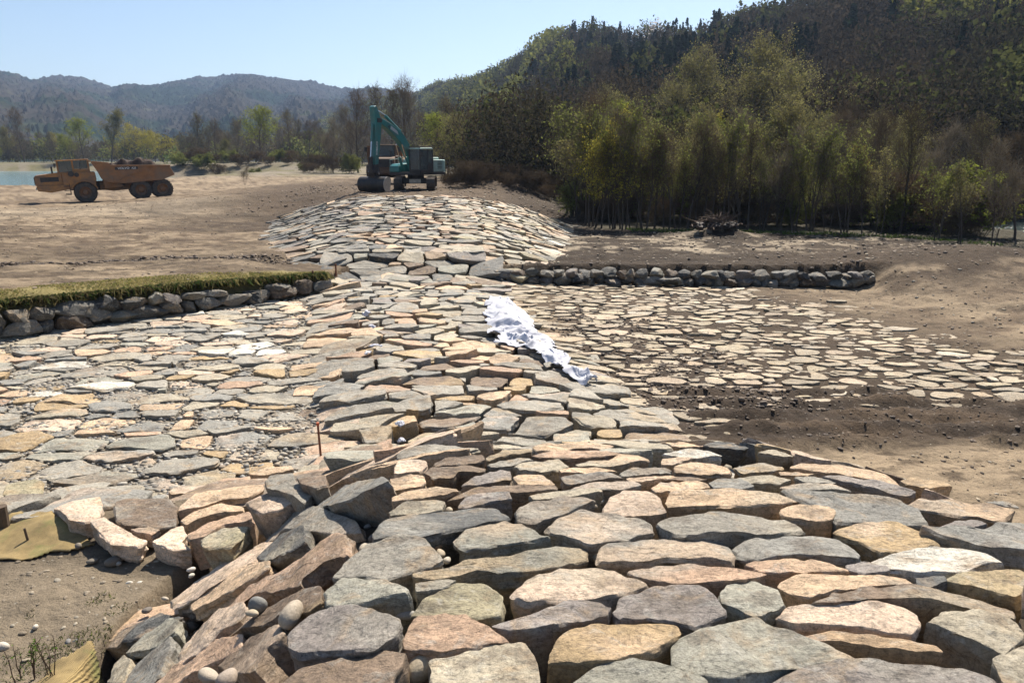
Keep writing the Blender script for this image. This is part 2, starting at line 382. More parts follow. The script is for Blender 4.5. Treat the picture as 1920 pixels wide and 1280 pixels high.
    f = ss(x - np.interp(y, [24, 28, 34, 37, 39, 50, 80, 300], [22, 18.6, 17.5, 12, 4.2, 3.2, -2, -40]), -.6, 1.2) * ss(y, 24, 27); c = lerp(c, FOREST, o(f * .9))
    f = ss(y, 200, 260); c = lerp(c, OLIVE * .7, o(f * .8))
    return np.clip(c * .86, .01, .8)
def rough(x, y):
    n, l = paved(x, y); a = 1 - np.clip(n + l, 0, .8)
    far = 1 / (1 + np.clip(y, 0, 400) * .01)
    z = (.035 * fbm(x * 1.1, y * 1.5, 0, 31) + .014 * fbm(x * 4.2, y * 5, 0, 33, 3)) * a
    e = .8 * fbm(x * .8, y * .8, 0, 5)
    strip = ss(y + e * .4, 9.9, 10.5) * (1 - ss(y + e * .4, 12.2, 12.9)) * ss(x, 2.3, 3.4)
    z = z + strip * (.06 + .05 * np.sin((y - 10.4 - .06 * x) * 2 * math.pi / .62) + .008 * np.sin(x * 2 * math.pi / .42) + .05 * fbm(x * 2.6, y * 5, 0, 41, 4))
    cl = (x > 3) * np.exp(-((y - 9.55 - .04 * x) / .05) ** 2) * -.03 + (x > 3) * np.exp(-((y - 8.9 - .12 * x) / .06) ** 2) * -.03
    ter = ss(x, -1, 1) * ss(y, 24.9, 26) * (1 - ss(y, 36, 40)); z = z + ter * .06 * fbm(x * .9, y * 2.4, 0, 43, 4)
    lf = (x < -8) * ss(y, 18, 20) * (1 - ss(y, 90, 100)); z = z + lf * (.05 * fbm(x * .5, y * 1.4, 0, 45, 4) - .10 * np.exp(-((y - 25.6 - .35 * np.sin(x * .4) - .03 * x) / .3) ** 2))
    yr = 57.3 + .42 * (x + 28.5) - .012 * np.clip(x + 28, 0, 40) ** 2; rut = np.exp(-(((y - yr - 1.1) / .3) ** 2)) + np.exp(-(((y - yr + 1.1) / .3) ** 2)); z = z - .09 * rut * (x < -13) * (1 + .3 * noise(x * 2, y, 0, 4)) + .05 * np.exp(-((y - yr + 2.6) / .4) ** 2) * (x < -14)
    pl = ss(y, 42, 43) * (1 - ss(y, 70, 80)) * ss(x, -14, -10) * (1 - ss(x, 6, 10)); z = z + pl * .05 * fbm(x * 1.2, y * 1.2, 0, 47, 4)
    hp = np.exp(-(((x + .9) / 2.6) ** 2 + ((y - 57) / 2.5) ** 2)); z = z + hp * (.55 + .3 * fbm(x * 1.4, y * 1.4, 0, 49, 4))
    return z + cl
def GR(x, y): return G(x, y) + rough(x, y)
an = np.concatenate([np.radians(np.linspace(-180, -58, 30)[:-1]), np.radians(np.linspace(-58, 58, 820)), np.radians(np.linspace(58, 180, 30)[1:-1])])
rr = np.concatenate([[.25], .8 * np.exp(np.linspace(0, math.log(60 / .8), 560)), 60 * np.exp(np.linspace(0, math.log(4500 / 60), 150))[1:]])
NA, NR = len(an), len(rr)
A_, R_ = np.meshgrid(an, rr)
gx = (R_ * np.sin(A_)).ravel(); gy = (R_ * np.cos(A_)).ravel(); gz = GR(gx, gy)
i, j = np.meshgrid(np.arange(NR - 1), np.arange(NA), indexing='ij'); j2 = (j + 1) % NA
q = np.stack([i * NA + j, i * NA + j2, (i + 1) * NA + j2, (i + 1) * NA + j], -1).reshape(-1, 4)[:, ::-1]
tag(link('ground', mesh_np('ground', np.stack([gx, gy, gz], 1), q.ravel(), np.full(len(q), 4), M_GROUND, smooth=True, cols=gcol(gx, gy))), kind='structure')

m, n, l, b = new_mat('lake water'); b.inputs['Base Color'].default_value = (.16, .27, .30, 1); b.inputs['Roughness'].default_value = .12
bump(n, l, b, nz(n, l, mapping(n, l, pos(n), (1, 2.5, 1)), 1.2, 4), .35, .06); M_LAKE = m
m, n, l, b = new_mat('river water'); b.inputs['Base Color'].default_value = (.05, .07, .06, 1); b.inputs['Roughness'].default_value = .08
bump(n, l, b, nz(n, l, pos(n), 1.6, 6, .7), 1.0, .35); M_RIVER = m
tag(MB().add([(-260, 84, -1.42), (-30, 84, -1.42), (-30, 232, -1.42), (-260, 232, -1.42)], [(0, 1, 2, 3)]).build('lake_water', M_LAKE), kind='structure')
tag(MB().add([(33, 5, -3.3), (64, 5, -3.3), (50, 150, -3.3), (20, 150, -3.3)], [(0, 1, 2, 3)]).build('river_water', M_RIVER), kind='structure')

# ------------------------------------------------------------------ the wooded hillside on the right and the far hills
def az_el(px, py):
    d = ray(px, py); return math.atan2(d[0], d[1]), math.atan2(d[2], math.hypot(d[0], d[1]))
hs_px  = [600, 700, 760, 790, 830, 900, 960, 1000, 1060, 1130, 1180, 1300, 1470, 1600, 1920, 2500, 3400]
hs_y   = [215, 190, 178, 172, 158, 144, 122, 92, 58, 56, 66, 47, 14, -45, -160, -240, -250]
hs_D   = [900, 850, 800, 740, 640, 540, 450, 400, 350, 330, 320, 300, 270, 250, 220, 210, 200]
hs_F   = [500, 420, 330, 260, 210, 165, 135, 115, 98, 90, 84, 80, 78, 78, 80, 85, 90]
hs_a = np.array([az_el(p, yy)[0] for p, yy in zip(hs_px, hs_y)]); hs_z = np.array([EYE + D * math.tan(az_el(p, yy)[1]) - 8 for p, yy, D in zip(hs_px, hs_y, hs_D)])
hs_z[-2:] = hs_z[-3]
def hill(a, t):
    "a azimuth, t 0 at the foot, 1 on the ridge, to 1.6 behind"
    Fo = np.interp(a, hs_a, hs_F); D = np.interp(a, hs_a, hs_D); Z = np.interp(a, hs_a, hs_z)
    r = Fo + (D - Fo) * t; x = r * np.sin(a); y = r * np.cos(a)
    s = np.where(t < 1, t ** 1.15, 1 - (t - 1) * .5)
    z = -2.6 + (Z + 2.6) * s + 5 * np.clip(t * (1.1 - t) * 4, 0, 1) * fbm(x / 45, y / 45, 0, 61, 3)
    return x, y, z
aa, tt = np.meshgrid(np.linspace(hs_a[0], hs_a[-1], 260), np.linspace(-.02, 1.6, 90)); hx, hy, hz = hill(aa, tt)
hx, hy, hz = hx.ravel(), hy.ravel(), hz.ravel() 
i, j = np.meshgrid(np.arange(89), np.arange(259), indexing='ij'); q = np.stack([i * 260 + j, i * 260 + j + 1, (i + 1) * 260 + j + 1, (i + 1) * 260 + j], -1).reshape(-1, 4)[:, ::-1]
hc = lerp(np.array((.050, .040, .024)), np.array((.07, .075, .03)), ss(fbm(hx / 25, hy / 25, 0, 2), -.3, .6)[:, None])
tag(link('hillside', mesh_np('hillside', np.stack([hx, hy, hz], 1), q.ravel(), np.full(len(q), 4), M_GROUND, smooth=True, cols=hc)), kind='structure')

fh_px = [-900, -500, -200, 0, 60, 100, 140, 180, 210, 225, 250, 300, 345, 370, 400, 445, 480, 520, 580, 640, 700, 780, 900, 1100, 1400]
fh_y  = [120, 125, 120, 136, 151, 144, 142, 152, 162, 160, 161, 159, 148, 142, 143, 136, 140, 146, 152, 163, 168, 172, 180, 190, 200]
fa = np.array([az_el(p, yy)[0] for p, yy in zip(fh_px, fh_y)]); fe = np.array([az_el(p, yy)[1] for p, yy in zip(fh_px, fh_y)])
A1 = np.linspace(fa[0], fa[-1], 900); T1 = np.concatenate([np.linspace(0, 1, 150), np.linspace(1.02, 1.3, 8)])
aa, tt = np.meshgrid(A1, T1)
D0 = 2000 + 150 * np.sin(aa * 9); F0 = 620 + 60 * np.sin(aa * 13 + 1)
r_ = F0 + (D0 - F0) * tt; hx = r_ * np.sin(aa); hy = r_ * np.cos(aa)
Zr = EYE + D0 * np.tan(np.interp(aa, fa, fe)) - 4
spur = noise(aa * 16 + .25 * np.sin(tt * 5), tt * 1.2, 0, 71) + .5 * noise(aa * 37, tt * 2.6, 0, 73)
hz = -2 + (Zr + 2) * np.where(tt < 1, tt ** .95, 1 - (tt - 1) * .8) + spur * 26 * np.clip(tt * (1 - tt) * 4, 0, 1)
tre = np.maximum(noise(hx / 9, hy / 9, 0, 75), 0) * 6 + np.maximum(noise(hx / 4, hy / 4, 0, 77), 0) * 4 + np.maximum(noise(aa * 55, tt * 3, 0, 79) - .35, 0) * 16 * ss(tt, .9, 1)
hz = hz + tre * ss(tt, 0, .1)
hx, hy, hz = hx.ravel(), hy.ravel(), hz.ravel()
i, j = np.meshgrid(np.arange(len(T1) - 1), np.arange(899), indexing='ij'); q = np.stack([i * 900 + j, i * 900 + j + 1, (i + 1) * 900 + j + 1, (i + 1) * 900 + j], -1).reshape(-1, 4)[:, ::-1]
n1 = fbm(hx / 160, hy / 160, 0, 81); n2 = fbm(hx / 22, hy / 22, 0, 83)
hc = lerp(np.array((.040, .036, .030)), np.array((.015, .026, .017)), ss(n1 + .35 * n2, -.1, .6)[:, None])
hc = lerp(hc, np.array((.08, .085, .045)), (ss(n2, .5, 1.0) * .5)[:, None])
m, n, l, b = new_mat('far wooded slope'); l.new(mix(n, l, attr(n), ramp(n, l, nz(n, l, pos(n), .09, 6, .75), [(.3, .55), (.7, 1.5)])), b.inputs['Base Color']); b.inputs['Roughness'].default_value = 1; b.inputs['Specular IOR Level'].default_value = 0
tag(link('far_hills', mesh_np('far_hills', np.stack([hx, hy, hz], 1), q.ravel(), np.full(len(q), 4), m, smooth=False, cols=hc)), kind='structure')
# ------------------------------------------------------------------ stones
COL = dict(p=(.55, .375, .25), P=(.66, .51, .375), g=(.345, .318, .26), b=(.285, .275, .24), G=(.365, .35, .28), u=(.45, .395, .29), o=(.45, .325, .175),
           w=(.70, .66, .56), m=(.29, .255, .225), n=(.24, .175, .12), y=(.42, .37, .235), d=(.13, .13, .12), e=(.62, .45, .29))
CNAME = dict(p='pink', P='pale pink', g='grey', b='blue-grey', G='grey-green', u='buff', o='ochre', w='white', m='mauve-grey', n='brown', y='yellowish', d='dark grey', e='peach')
def resample(P, M):
    P = np.asarray(P, float); Q = np.roll(P, -1, 0); L = np.linalg.norm(Q - P, axis=1); cum = np.concatenate([[0], np.cumsum(L)]); t = np.linspace(0, cum[-1], M, endpoint=False)
    k = np.clip(np.searchsorted(cum, t, side='right') - 1, 0, len(P) - 1); f = (t - cum[k]) / np.maximum(L[k], 1e-9)
    return P[k] + (Q[k] - P[k]) * f[:, None]
def chaikin(P, a=.18):
    Q = np.roll(P, -1, 0); return np.stack([P + (Q - P) * a, P + (Q - P) * (1 - a)], 1).reshape(-1, P.shape[1])
def stone_arrays(P3, nrm, th, seed, det=2, taper=.1, wedge=0.0):
    """P3: outline of the stone's top in the world. Returns verts, faces(list of arrays), centre.
    Rings from the middle out to a chipped rim, then down uneven broken flanks."""
    P3 = np.asarray(P3, float); c = P3.mean(0); n = np.asarray(nrm, float); n /= np.linalg.norm(n)
    e1 = np.cross(n, (0, 1, 0)); 
    if np.linalg.norm(e1) < 1e-3: e1 = np.array((1., 0, 0))
    e1 /= np.linalg.norm(e1); e2 = np.cross(n, e1)
    q = np.stack([(P3 - c) @ e1, (P3 - c) @ e2], 1)
    area = .5 * np.sum(q[:, 0] * np.roll(q[:, 1], -1) - q[:, 1] * np.roll(q[:, 0], -1))
    if area < 0: q = q[::-1]; area = -area
    # area centroid
    cr = q[:, 0] * np.roll(q[:, 1], -1) - q[:, 1] * np.roll(q[:, 0], -1); cc = ((q + np.roll(q, -1, 0)) * cr[:, None]).sum(0) / (3 * cr.sum()); 
    q = q - cc; c = c + e1 * cc[0] + e2 * cc[1]
    M = (12, 22, 64, 110)[det]; S = math.sqrt(area)
    q = resample(chaikin(q, .07) if det < 2 else chaikin(q, .04), M)
    rs = np.linalg.norm(q, axis=1, keepdims=True); 
    ph = seed * 7.31
    jit = fbm(q[:, 0] / S * 3 + ph, q[:, 1] / S * 3, ph, 5, 3 + det) * (.035 if det > 1 else .05)
    if det > 1:
        an_ = np.linspace(0, 1, M); kn = np.linspace(0, 1, 25); rk = np.random.RandomState(seed).uniform(-.055, .035, 25); rk[-1] = rk[0]; jit = jit * .45 + np.interp(an_, kn, rk)
        jit = jit + .010 * noise(q[:, 0] / S * 16, q[:, 1] / S * 16, ph, 7)
    q = q * (1 + jit[:, None])
    tops = {0: [.6, 1.0], 1: [.45, .85, 1.0], 2: [.14, .3, .45, .6, .73, .84, .93, .98, 1.0], 3: [.07, .15, .23, .31, .39, .47, .55, .63, .71, .79, .86, .91, .945, .972, .99, 1.0]}[det]
    downs = {0: [.45, 1.0], 1: [.12, .5, 1.0], 2: [.05, .16, .32, .52, .75, 1.0], 3: [.03, .08, .16, .26, .38, .5, .64, .8, 1.0]}[det]
    rings = []; A = .05 * S if det < 2 else .045 * S; A = min(A, .045)
    rc = np.random.RandomState(seed + 5); cuts = [(math.cos(a_), math.sin(a_), rc.uniform(.22, .48), rc.uniform(.06, .30)) for a_ in rc.uniform(0, 6.28, 3)]
    tx, ty = math.cos(ph), math.sin(ph); tilt = .02 * math.sin(ph * 3.1)
    # strata: a few thin broken layers
    def height(x, y, k):
        h = A * fbm(x / S * 1.6 + ph, y / S * 1.6, ph, 11, 3 + det)
        if det > 1:
            s = (x * tx + y * ty) / S * 2.3 + .8 * noise(x / S * 2, y / S * 2, ph, 13)
            lay = .5 * (np.floor(s * 1.5) + ss(s * 1.5 - np.floor(s * 1.5), 0, .16)) 
            h = h + .017 * min(S, 1) * lay * (1 if seed % 3 else .25) + .0045 * fbm(x * 14, y * 14, ph, 15, 4) - .012 * np.maximum(noise(x * 9, y * 9, ph, 35) - .25, 0)
        if det > 1:
            for cx_, cy_, co, cs in cuts: h = np.minimum(h, .02 - cs * np.maximum((x * cx_ + y * cy_) / S - co, -.2) * S)
        return h + tilt * x
    chip = ss(noise(q[:, 0] / S * 3.2 + 9, q[:, 1] / S * 3.2, ph, 19), .1, .6)
    for k in tops:
        x, y = q[:, 0] * k, q[:, 1] * k; h = height(x, y, k)
        edge = max(0, (k - .955) / .045); h = h - (edge ** 2) * (.003 + .018 * chip) * min(1, S * 1.6)
        rings.append(np.stack([x, y, h], 1))
    rim = rings[-1]; th_ = th * (1 + .0 * jit)
    for k in downs:
        out = (fbm(q[:, 0] / S * 3.4, q[:, 1] / S * 3.4, k * th * 9 / max(th, .1) + ph, 23, 3) * .045 * (1 if det > 1 else .6) + .006 - taper * k * k) * S
        if det > 1: out = out + (.012 * np.sign(np.sin(k * 19 + ph + 4 * noise(q[:, 0] * 2, q[:, 1] * 2, ph, 29)))) * S * .6
        d = q / np.maximum(rs, 1e-6)
        x = rim[:, 0] + d[:, 0] * out; y = rim[:, 1] + d[:, 1] * out
        rings.append(np.stack([x, y, rim[:, 2] - k * th_], 1))
    V = [np.array([[0, 0, float(height(np.array(0.), np.array(0.), 0))]])] + rings
    v = np.concatenate(V); w = c + v[:, :1] * e1 + v[:, 1:2] * e2 + v[:, 2:] * n
    nr = len(rings); ii = np.arange(M); jj = (ii + 1) % M; tri = np.stack([np.zeros(M, int), 1 + ii, 1 + jj], 1)
    quads = np.concatenate([np.stack([1 + r * M + ii, 1 + (r + 1) * M + ii, 1 + (r + 1) * M + jj, 1 + r * M + jj], 1) for r in range(nr - 1)])
    bot = (1 + (nr - 1) * M + ii)[::-1]
    return w, tri, quads, bot, c, S
def stone_object(name, P3, nrm, th, seed, col, det, label, group, cat='stone', mat=None):
    w, tri, quads, bot, c, S = stone_arrays(P3, nrm, th, seed, det)
    o0 = np.array([c[0], c[1], c[2] - th])
    tint = 1 + .10 * np.asarray(fbm(w[:, 0] * 2.5, w[:, 1] * 2.5, seed, 51, 3))[:, None]
    c2 = np.array(COL['ouegnP'[seed % 6]]); mk = ss(fbm(w[:, 0] * 2.1 + seed, w[:, 1] * 2.8, w[:, 2] * 3, 57, 5), .0, .65)[:, None] * .6; col = lerp(np.broadcast_to(np.asarray(col, float), (len(w), 3)), c2, mk)
    st = ss(fbm(w[:, 0] * 5.5, w[:, 1] * 7.5 + seed, w[:, 2] * 6, 59, 5), .35, .75)[:, None] * .5; col = lerp(col, np.array((.13, .10, .07)), st)
    ff = np.concatenate([tri.ravel(), quads.ravel(), bot]); lt = np.concatenate([np.full(len(tri), 3), np.full(len(quads), 4), [len(bot)]])
    me = mesh_np(name, w - o0, ff, lt, mat or M_STONE, smooth=det > 1, cols=np.clip(np.asarray(col) * tint, .01, .9))
    if det > 1: me.set_sharp_from_angle(angle=math.radians(24))
    o = link(name, me, None, o0); tag(o, label, cat, group); return o
class Bulk:
    "many small pieces as one mesh"
    def __init__(s): s.V = []; s.F = []; s.L = []; s.C = []; s.n = 0; s.M = []
    def add(s, v, faces, cols, mi=0):
        "faces: list of 2-D arrays"
        s.V.append(v)
        for f in faces:
            f = np.asarray(f)
            if f.ndim == 1: f = f[None]
            s.F.append((f + s.n).ravel()); s.L.append(np.full(len(f), f.shape[1])); s.M.append(np.full(len(f), mi))
        c = np.asarray(cols, float); s.C.append(np.broadcast_to(c, (len(v), 3)) if c.ndim == 1 else c); s.n += len(v)
    def build(s, name, mat, smooth=False):
        me = mesh_np(name, np.concatenate(s.V), np.concatenate(s.F), np.concatenate(s.L), mat, np.concatenate(s.M), smooth, np.concatenate(s.C)); return me

# outlines traced in enlargements of the picture: (scale, x0, y0)
ZA = (3.0, 0, 860); ZB = (2.5594, 640, 780); ZC = (2.782, 1240, 820); ZP = (1.0, 0, 0)
# colour, window, outline, thickness, description (own words) or None, short anchor name or None
T = [
('u', ZB, [(425,1165),(690,1090),(860,1073),(915,1115),(950,1200),(965,1300),(430,1300)], .30, 'large buff slab at the bottom edge, tapering to the left, beside a beige cobble', 'large buff slab at the bottom edge'),
('o', ZB, [(985,1130),(1060,1040),(1200,985),(1500,978),(1625,1000),(1632,1040),(1500,1115),(1290,1185),(1130,1190),(985,1165)], .34, 'broad ochre slab with rusty top and deep dark front face', 'broad ochre slab'),
('G', ZB, [(1080,1300),(1100,1262),(1230,1190),(1400,1160),(1600,1210),(1740,1262),(1800,1320),(1075,1320)], .28, 'pale grey-green slab cut off by the bottom edge below the broad ochre slab', 'cut-off grey-green slab'),
('p', ZB, [(300,1070),(350,975),(500,950),(600,955),(740,1030),(810,1075),(690,1100),(480,1125),(310,1105)], .24, 'folded pink stone with a swirling ridge, left of the broad ochre slab', 'folded pink stone'),
('m', ZB, [(705,1005),(880,960),(1080,885),(1250,885),(1295,920),(1290,965),(1080,990),(870,1022),(740,1018)], .36, 'long mauve-grey stone slanting up behind the broad ochre slab', 'long slanting mauve stone'),
('y', ZB, [(390,900),(430,850),(560,795),(690,800),(775,860),(770,960),(640,975),(560,950),(400,962),(345,960)], .22, 'yellow-grey stone with dark lichen spots above the folded pink stone', 'lichen-spotted stone'),
('P', ZB, [(808,868),(880,800),(1000,750),(1290,725),(1440,780),(1460,810),(1280,860),(1090,885),(900,895),(820,882)], .30, 'pinkish white slab pointed at both ends, lit brightly in the lower middle', 'pinkish white pointed slab'),
('G', ZP, [(608,1108),(640,1078),(720,1087),(765,1105),(760,1112),(660,1135),(610,1132)], .28, 'smooth grey-green slab shaped like a blade, left of the lichen-spotted stone', 'blade-shaped slab'),
('m', ZP, [(540,1192),(575,1150),(620,1133),(700,1138),(755,1165),(745,1182),(700,1212),(640,1222),(560,1222),(535,1215)], .30, 'large blue-mauve slab at the top of the left slope, above two brown blocks', 'large blue-mauve slab'),
('n', ZP, [(500,1290),(560,1248),(640,1227),(730,1215),(762,1227),(755,1245),(735,1290)], .34, 'brown-grey block at the bottom edge, left of a large beige cobble', 'brown-grey bottom block'),
('g', ZP, [(618,1080),(650,1050),(690,1015),(760,1005),(795,1010),(828,1045),(810,1060),(765,1070),(720,1084),(640,1082)], .24, 'large triangular pale grey slab at the crest edge above the blade-shaped slab', 'triangular pale grey slab'),
('G', ZB, [(325,760),(480,740),(650,690),(1000,620),(1165,605),(1175,660),(1130,690),(1000,720),(850,745),(640,748),(560,770),(480,780),(335,780)], .28, 'very long grey-green slab lying across the middle of the crest', 'very long grey-green slab'),
('b', ZB, [(350,800),(450,780),(560,788),(480,830),(420,840),(360,835)], .2, None, None),
('G', ZB, [(547,595),(590,540),(740,490),(860,510),(1000,575),(940,590),(830,605),(680,640),(610,640),(552,612)], .30, 'pale green-white triangular stone above the very long slab, with a grey front face', 'pale green triangular stone'),
('d', ZB, [(150,560),(210,490),(330,450),(560,440),(740,430),(800,470),(790,485),(640,520),(520,545),(400,575),(250,582),(160,578)], .22, 'wide dark mauve slab stretching left to the crest edge', 'wide dark slab'),
('g', ZB, [(835,450),(900,400),(1050,385),(1180,390),(1222,415),(1130,450),(1000,490),(940,512),(840,492)], .22, 'grey tilted stone right of the wide dark slab', 'grey tilted stone'),
('g', ZB, [(985,525),(1050,480),(1150,455),(1330,470),(1460,500),(1500,550),(1400,575),(1250,598),(1170,610),(1080,582),(1000,552)], .26, 'broad grey slab with ochre stains in the centre of the crest', 'broad stained grey slab'),
('P', ZB, [(1258,445),(1290,385),(1350,355),(1470,350),(1530,400),(1568,462),(1480,478),(1350,482),(1260,462)], .20, 'bright peach stone with gabled outline, gravel around its corners', 'gabled peach stone'),
('g', ZC, [(-20,432),(40,405),(260,392),(520,388),(640,405),(740,480),(600,495),(200,502),(50,497)], .26, 'long flat grey slab with a row of cobbles along its far side', 'flat grey slab with cobbles'),
('b', ZP, [(1113,1045),(1130,1020),(1200,1010),(1300,1003),(1365,1010),(1383,1037),(1380,1052),(1300,1050),(1200,1050),(1120,1057)], .26, 'blue-grey oblong slab right of the very long slab', 'blue-grey oblong slab'),
('p', ZP, [(1172,1070),(1230,1055),(1300,1056),(1395,1068),(1445,1074),(1400,1088),(1300,1092),(1215,1086)], .26, 'long reddish pink slab below the blue-grey oblong slab', 'long reddish slab'),
('m', ZP, [(1148,1147),(1171,1115),(1226,1097),(1310,1094),(1366,1146),(1362,1156),(1305,1178),(1268,1166),(1210,1158),(1160,1160)], .32, 'rounded mauve stone with flaking right flank above the broad ochre slab', 'rounded mauve stone'),
('P', ZB, [(250,250),(270,215),(400,210),(415,240),(370,275),(250,272)], .14, None, None),
('e', ZB, [(235,300),(330,280),(400,287),(410,320),(330,345),(235,347)], .14, None, None),
('e', ZB, [(250,395),(330,350),(560,328),(570,348),(470,382),(360,402),(245,425)], .14, None, None),
('u', ZB, [(225,455),(300,412),(460,397),(500,408),(490,448),(380,465),(230,478)], .14, None, None),
('n', ZB, [(400,275),(430,242),(620,234),(690,245),(690,258),(560,268),(540,288),(440,302)], .14, None, None),
('n', ZB, [(450,217),(500,197),(680,190),(690,215),(640,230),(450,236)], .14, None, None),
('m', ZB, [(560,430),(590,392),(690,370),(810,368),(815,395),(700,412),(600,435)], .16, None, None),
('m', ZB, [(570,335),(640,292),(760,260),(815,262),(820,300),(740,318),(650,328)], .16, None, None),
('n', ZB, [(480,380),(600,347),(740,327),(1040,332),(1050,345),(900,362),(740,362),(560,387)], .16, None, None),
('e', ZB, [(820,300),(850,272),(960,277),(1025,320),(980,330),(850,328)], .14, None, None),
('u', ZB, [(830,240),(900,215),(1040,207),(1090,235),(1060,253),(960,268),(850,260)], .14, None, None),
('b', ZB, [(1050,292),(1120,272),(1300,270),(1350,290),(1240,307),(1100,325),(1055,312)], .14, None, None),
('b', ZB, [(1090,345),(1180,317),(1400,312),(1450,325),(1380,345),(1240,355),(1120,350)], .16, None, None),
('u', ZB, [(900,372),(1100,352),(1240,347),(1250,367),(1120,383),(920,395)], .14, None, None),
('e', ZB, [(1040,262),(1120,246),(1240,243),(1320,260),(1200,273),(1060,272)], .12, None, None),
('u', ZB, [(1120,235),(1200,212),(1360,207),(1390,225),(1260,240),(1140,245)], .12, None, None),
('g', ZB, [(700,235),(760,212),(900,197),(920,207),(830,233),(720,245)], .12, None, None),
('p', ZB, [(920,180),(1000,164),(1280,166),(1370,182),(1200,196),(1050,203),(950,195)], .14, None, None),
('e', ZB, [(910,147),(1000,127),(1180,127),(1320,142),(1250,160),(1100,158),(930,163)], .14, None, None),
('u', ZB, [(690,195),(780,167),(900,152),(920,170),(800,190),(700,208)], .12, None, None),
('g', ZB, [(260,190),(300,152),(450,128),(660,140),(640,155),(480,175),(330,198)], .16, None, None),
('y', ZB, [(320,112),(380,82),(540,74),(550,105),(480,116),(322,122)], .16, None, None),
('u', ZB, [(60,205),(100,172),(230,162),(240,190),(160,200),(70,223)], .16, None, None),
('g', ZB, [(1330,270),(1400,247),(1560,247),(1590,268),(1480,280),(1350,285)], .12, None, None),
('e', ZB, [(1360,300),(1440,290),(1600,287),(1620,298),(1500,306),(1380,312)], .12, None, None),
('e', ZB, [(1480,345),(1530,312),(1640,307),(1760,312),(1780,335),(1650,360),(1500,365)], .14, None, None),
('e', ZC, [(10,340),(60,285),(200,272),(500,282),(700,312),(728,325),(600,350),(400,353),(100,365),(20,365)], .2, 'long peach slab with a line of cobbles in front of it', 'long peach slab'),
('G', ZC, [(60,1085),(120,1030),(300,960),(500,925),(620,970),(800,1040),(1000,1120),(1010,1143),(800,1170),(560,1220),(380,1265),(120,1230),(45,1155)], .34, 'largest pale grey-green slab near the bottom edge, kite-shaped with a white worn rim', 'largest kite-shaped slab'),
('m', ZC, [(440,1300),(640,1220),(900,1150),(1100,1140),(1350,1180),(1600,1200),(1760,1270),(1790,1330),(430,1330)], .26, 'wide mauve slab cut by the bottom edge, right of the kite-shaped slab', 'wide mauve bottom slab'),
('G', ZC, [(300,810),(340,760),(430,725),(520,760),(600,805),(640,880),(600,900),(480,930),(400,900),(312,865)], .28, 'rounded grey-green stone above the kite-shaped slab', 'rounded grey-green stone'),
('P', ZC, [(605,925),(660,880),(900,862),(1300,862),(1350,885),(1362,960),(1310,1020),(1100,990),(950,965),(700,965)], .24, 'large oblong pink slab right of the rounded grey-green stone', 'large oblong pink slab'),
('p', ZC, [(700,1010),(860,1000),(1050,1018),(1280,1050),(1440,1088),(1480,1125),(1300,1112),(1000,1068),(800,1045)], .22, 'thin ragged pink slab wedged below the large oblong pink slab', 'thin ragged pink slab'),
('n', ZC, [(780,862),(900,822),(1050,785),(1200,772),(1500,800),(1750,840),(1850,900),(1865,935),(1700,882),(1400,842),(1100,832),(900,867)], .30, 'long curved tan slab arching above the large oblong pink slab', 'long curved tan slab'),
('p', ZC, [(420,662),(560,637),(800,637),(950,670),(990,693),(820,702),(620,712),(520,700)], .26, None, None),
('e', ZC, [(590,755),(680,718),(1000,708),(1280,707),(1320,740),(1100,775),(900,800),(780,830),(650,795)], .26, 'mottled pink slab just below the white slab, two dark pits in it', 'mottled pink slab'),
('d', ZC, [(1325,730),(1478,717),(1492,740),(1400,785),(1335,785)], .2, None, None),
('w', ZC, [(1088,637),(1200,592),(1450,562),(1700,590),(1782,650),(1700,665),(1540,700),(1400,700),(1200,672),(1100,657)], .26, 'bright white slab, the palest stone on the near crest', 'bright white slab'),
('y', ZC, [(1480,730),(1560,702),(1800,687),(1915,700),(1915,800),(1850,828),(1700,790),(1560,762)], .26, 'yellow-olive slab at the right edge, right of the white slab', 'yellow-olive slab'),
('u', ZC, [(1375,962),(1450,912),(1620,887),(1800,912),(1900,1010),(1900,1040),(1780,1118),(1700,1080),(1560,1030),(1440,972)], .34, 'large dusty brown stone at the lower right with soil lying on top', 'large dusty brown stone'),
('u', ZC, [(1730,1150),(1800,1112),(1915,1060),(1930,1290),(1800,1290),(1745,1200)], .34, 'buff block in the bottom right corner', 'buff corner block'),
('b', ZC, [(370,560),(480,522),(700,512),(930,502),(1058,610),(1045,632),(850,620),(620,620),(500,628),(400,592)], .26, 'teal-grey slab with straight edges left of the white slab', 'teal-grey slab'),
('m', ZC, [(955,662),(1060,645),(1180,678),(1190,698),(1060,708),(970,685)], .18, None, None),
('o', ZC, [(880,475),(1000,447),(1240,442),(1380,490),(1448,548),(1300,573),(1150,588),(1030,530),(905,495)], .26, 'orange lichen-covered slab above the bright white slab', 'orange lichen slab'),
('e', ZC, [(612,372),(720,342),(880,352),(918,388),(898,420),(780,430),(645,410)], .22, None, None),
('b', ZC, [(620,268),(800,282),(1050,287),(1250,332),(1348,372),(1392,455),(1300,450),(1100,435),(910,440),(850,362),(710,320)], .26, 'large smooth blue-grey slab above the orange lichen slab', 'large smooth blue slab'),
('b', ZC, [(1335,478),(1460,482),(1680,482),(1760,442),(1915,385),(1925,610),(1700,572),(1460,522)], .28, 'large slate-blue slab running off the right edge', 'slate-blue edge slab'),
('e', ZC, [(1285,335),(1340,307),(1500,312),(1700,342),(1858,382),(1740,440),(1640,420),(1400,372),(1292,352)], .24, 'peach slab with an undercut dark front above the slate-blue edge slab', 'undercut peach slab'),
('m', ZC, [(1452,462),(1560,427),(1650,425),(1700,450),(1640,465),(1480,475)], .16, None, None),
('u', ZC, [(390,207),(560,194),(680,225),(620,243),(520,240),(400,220)], .14, None, None),
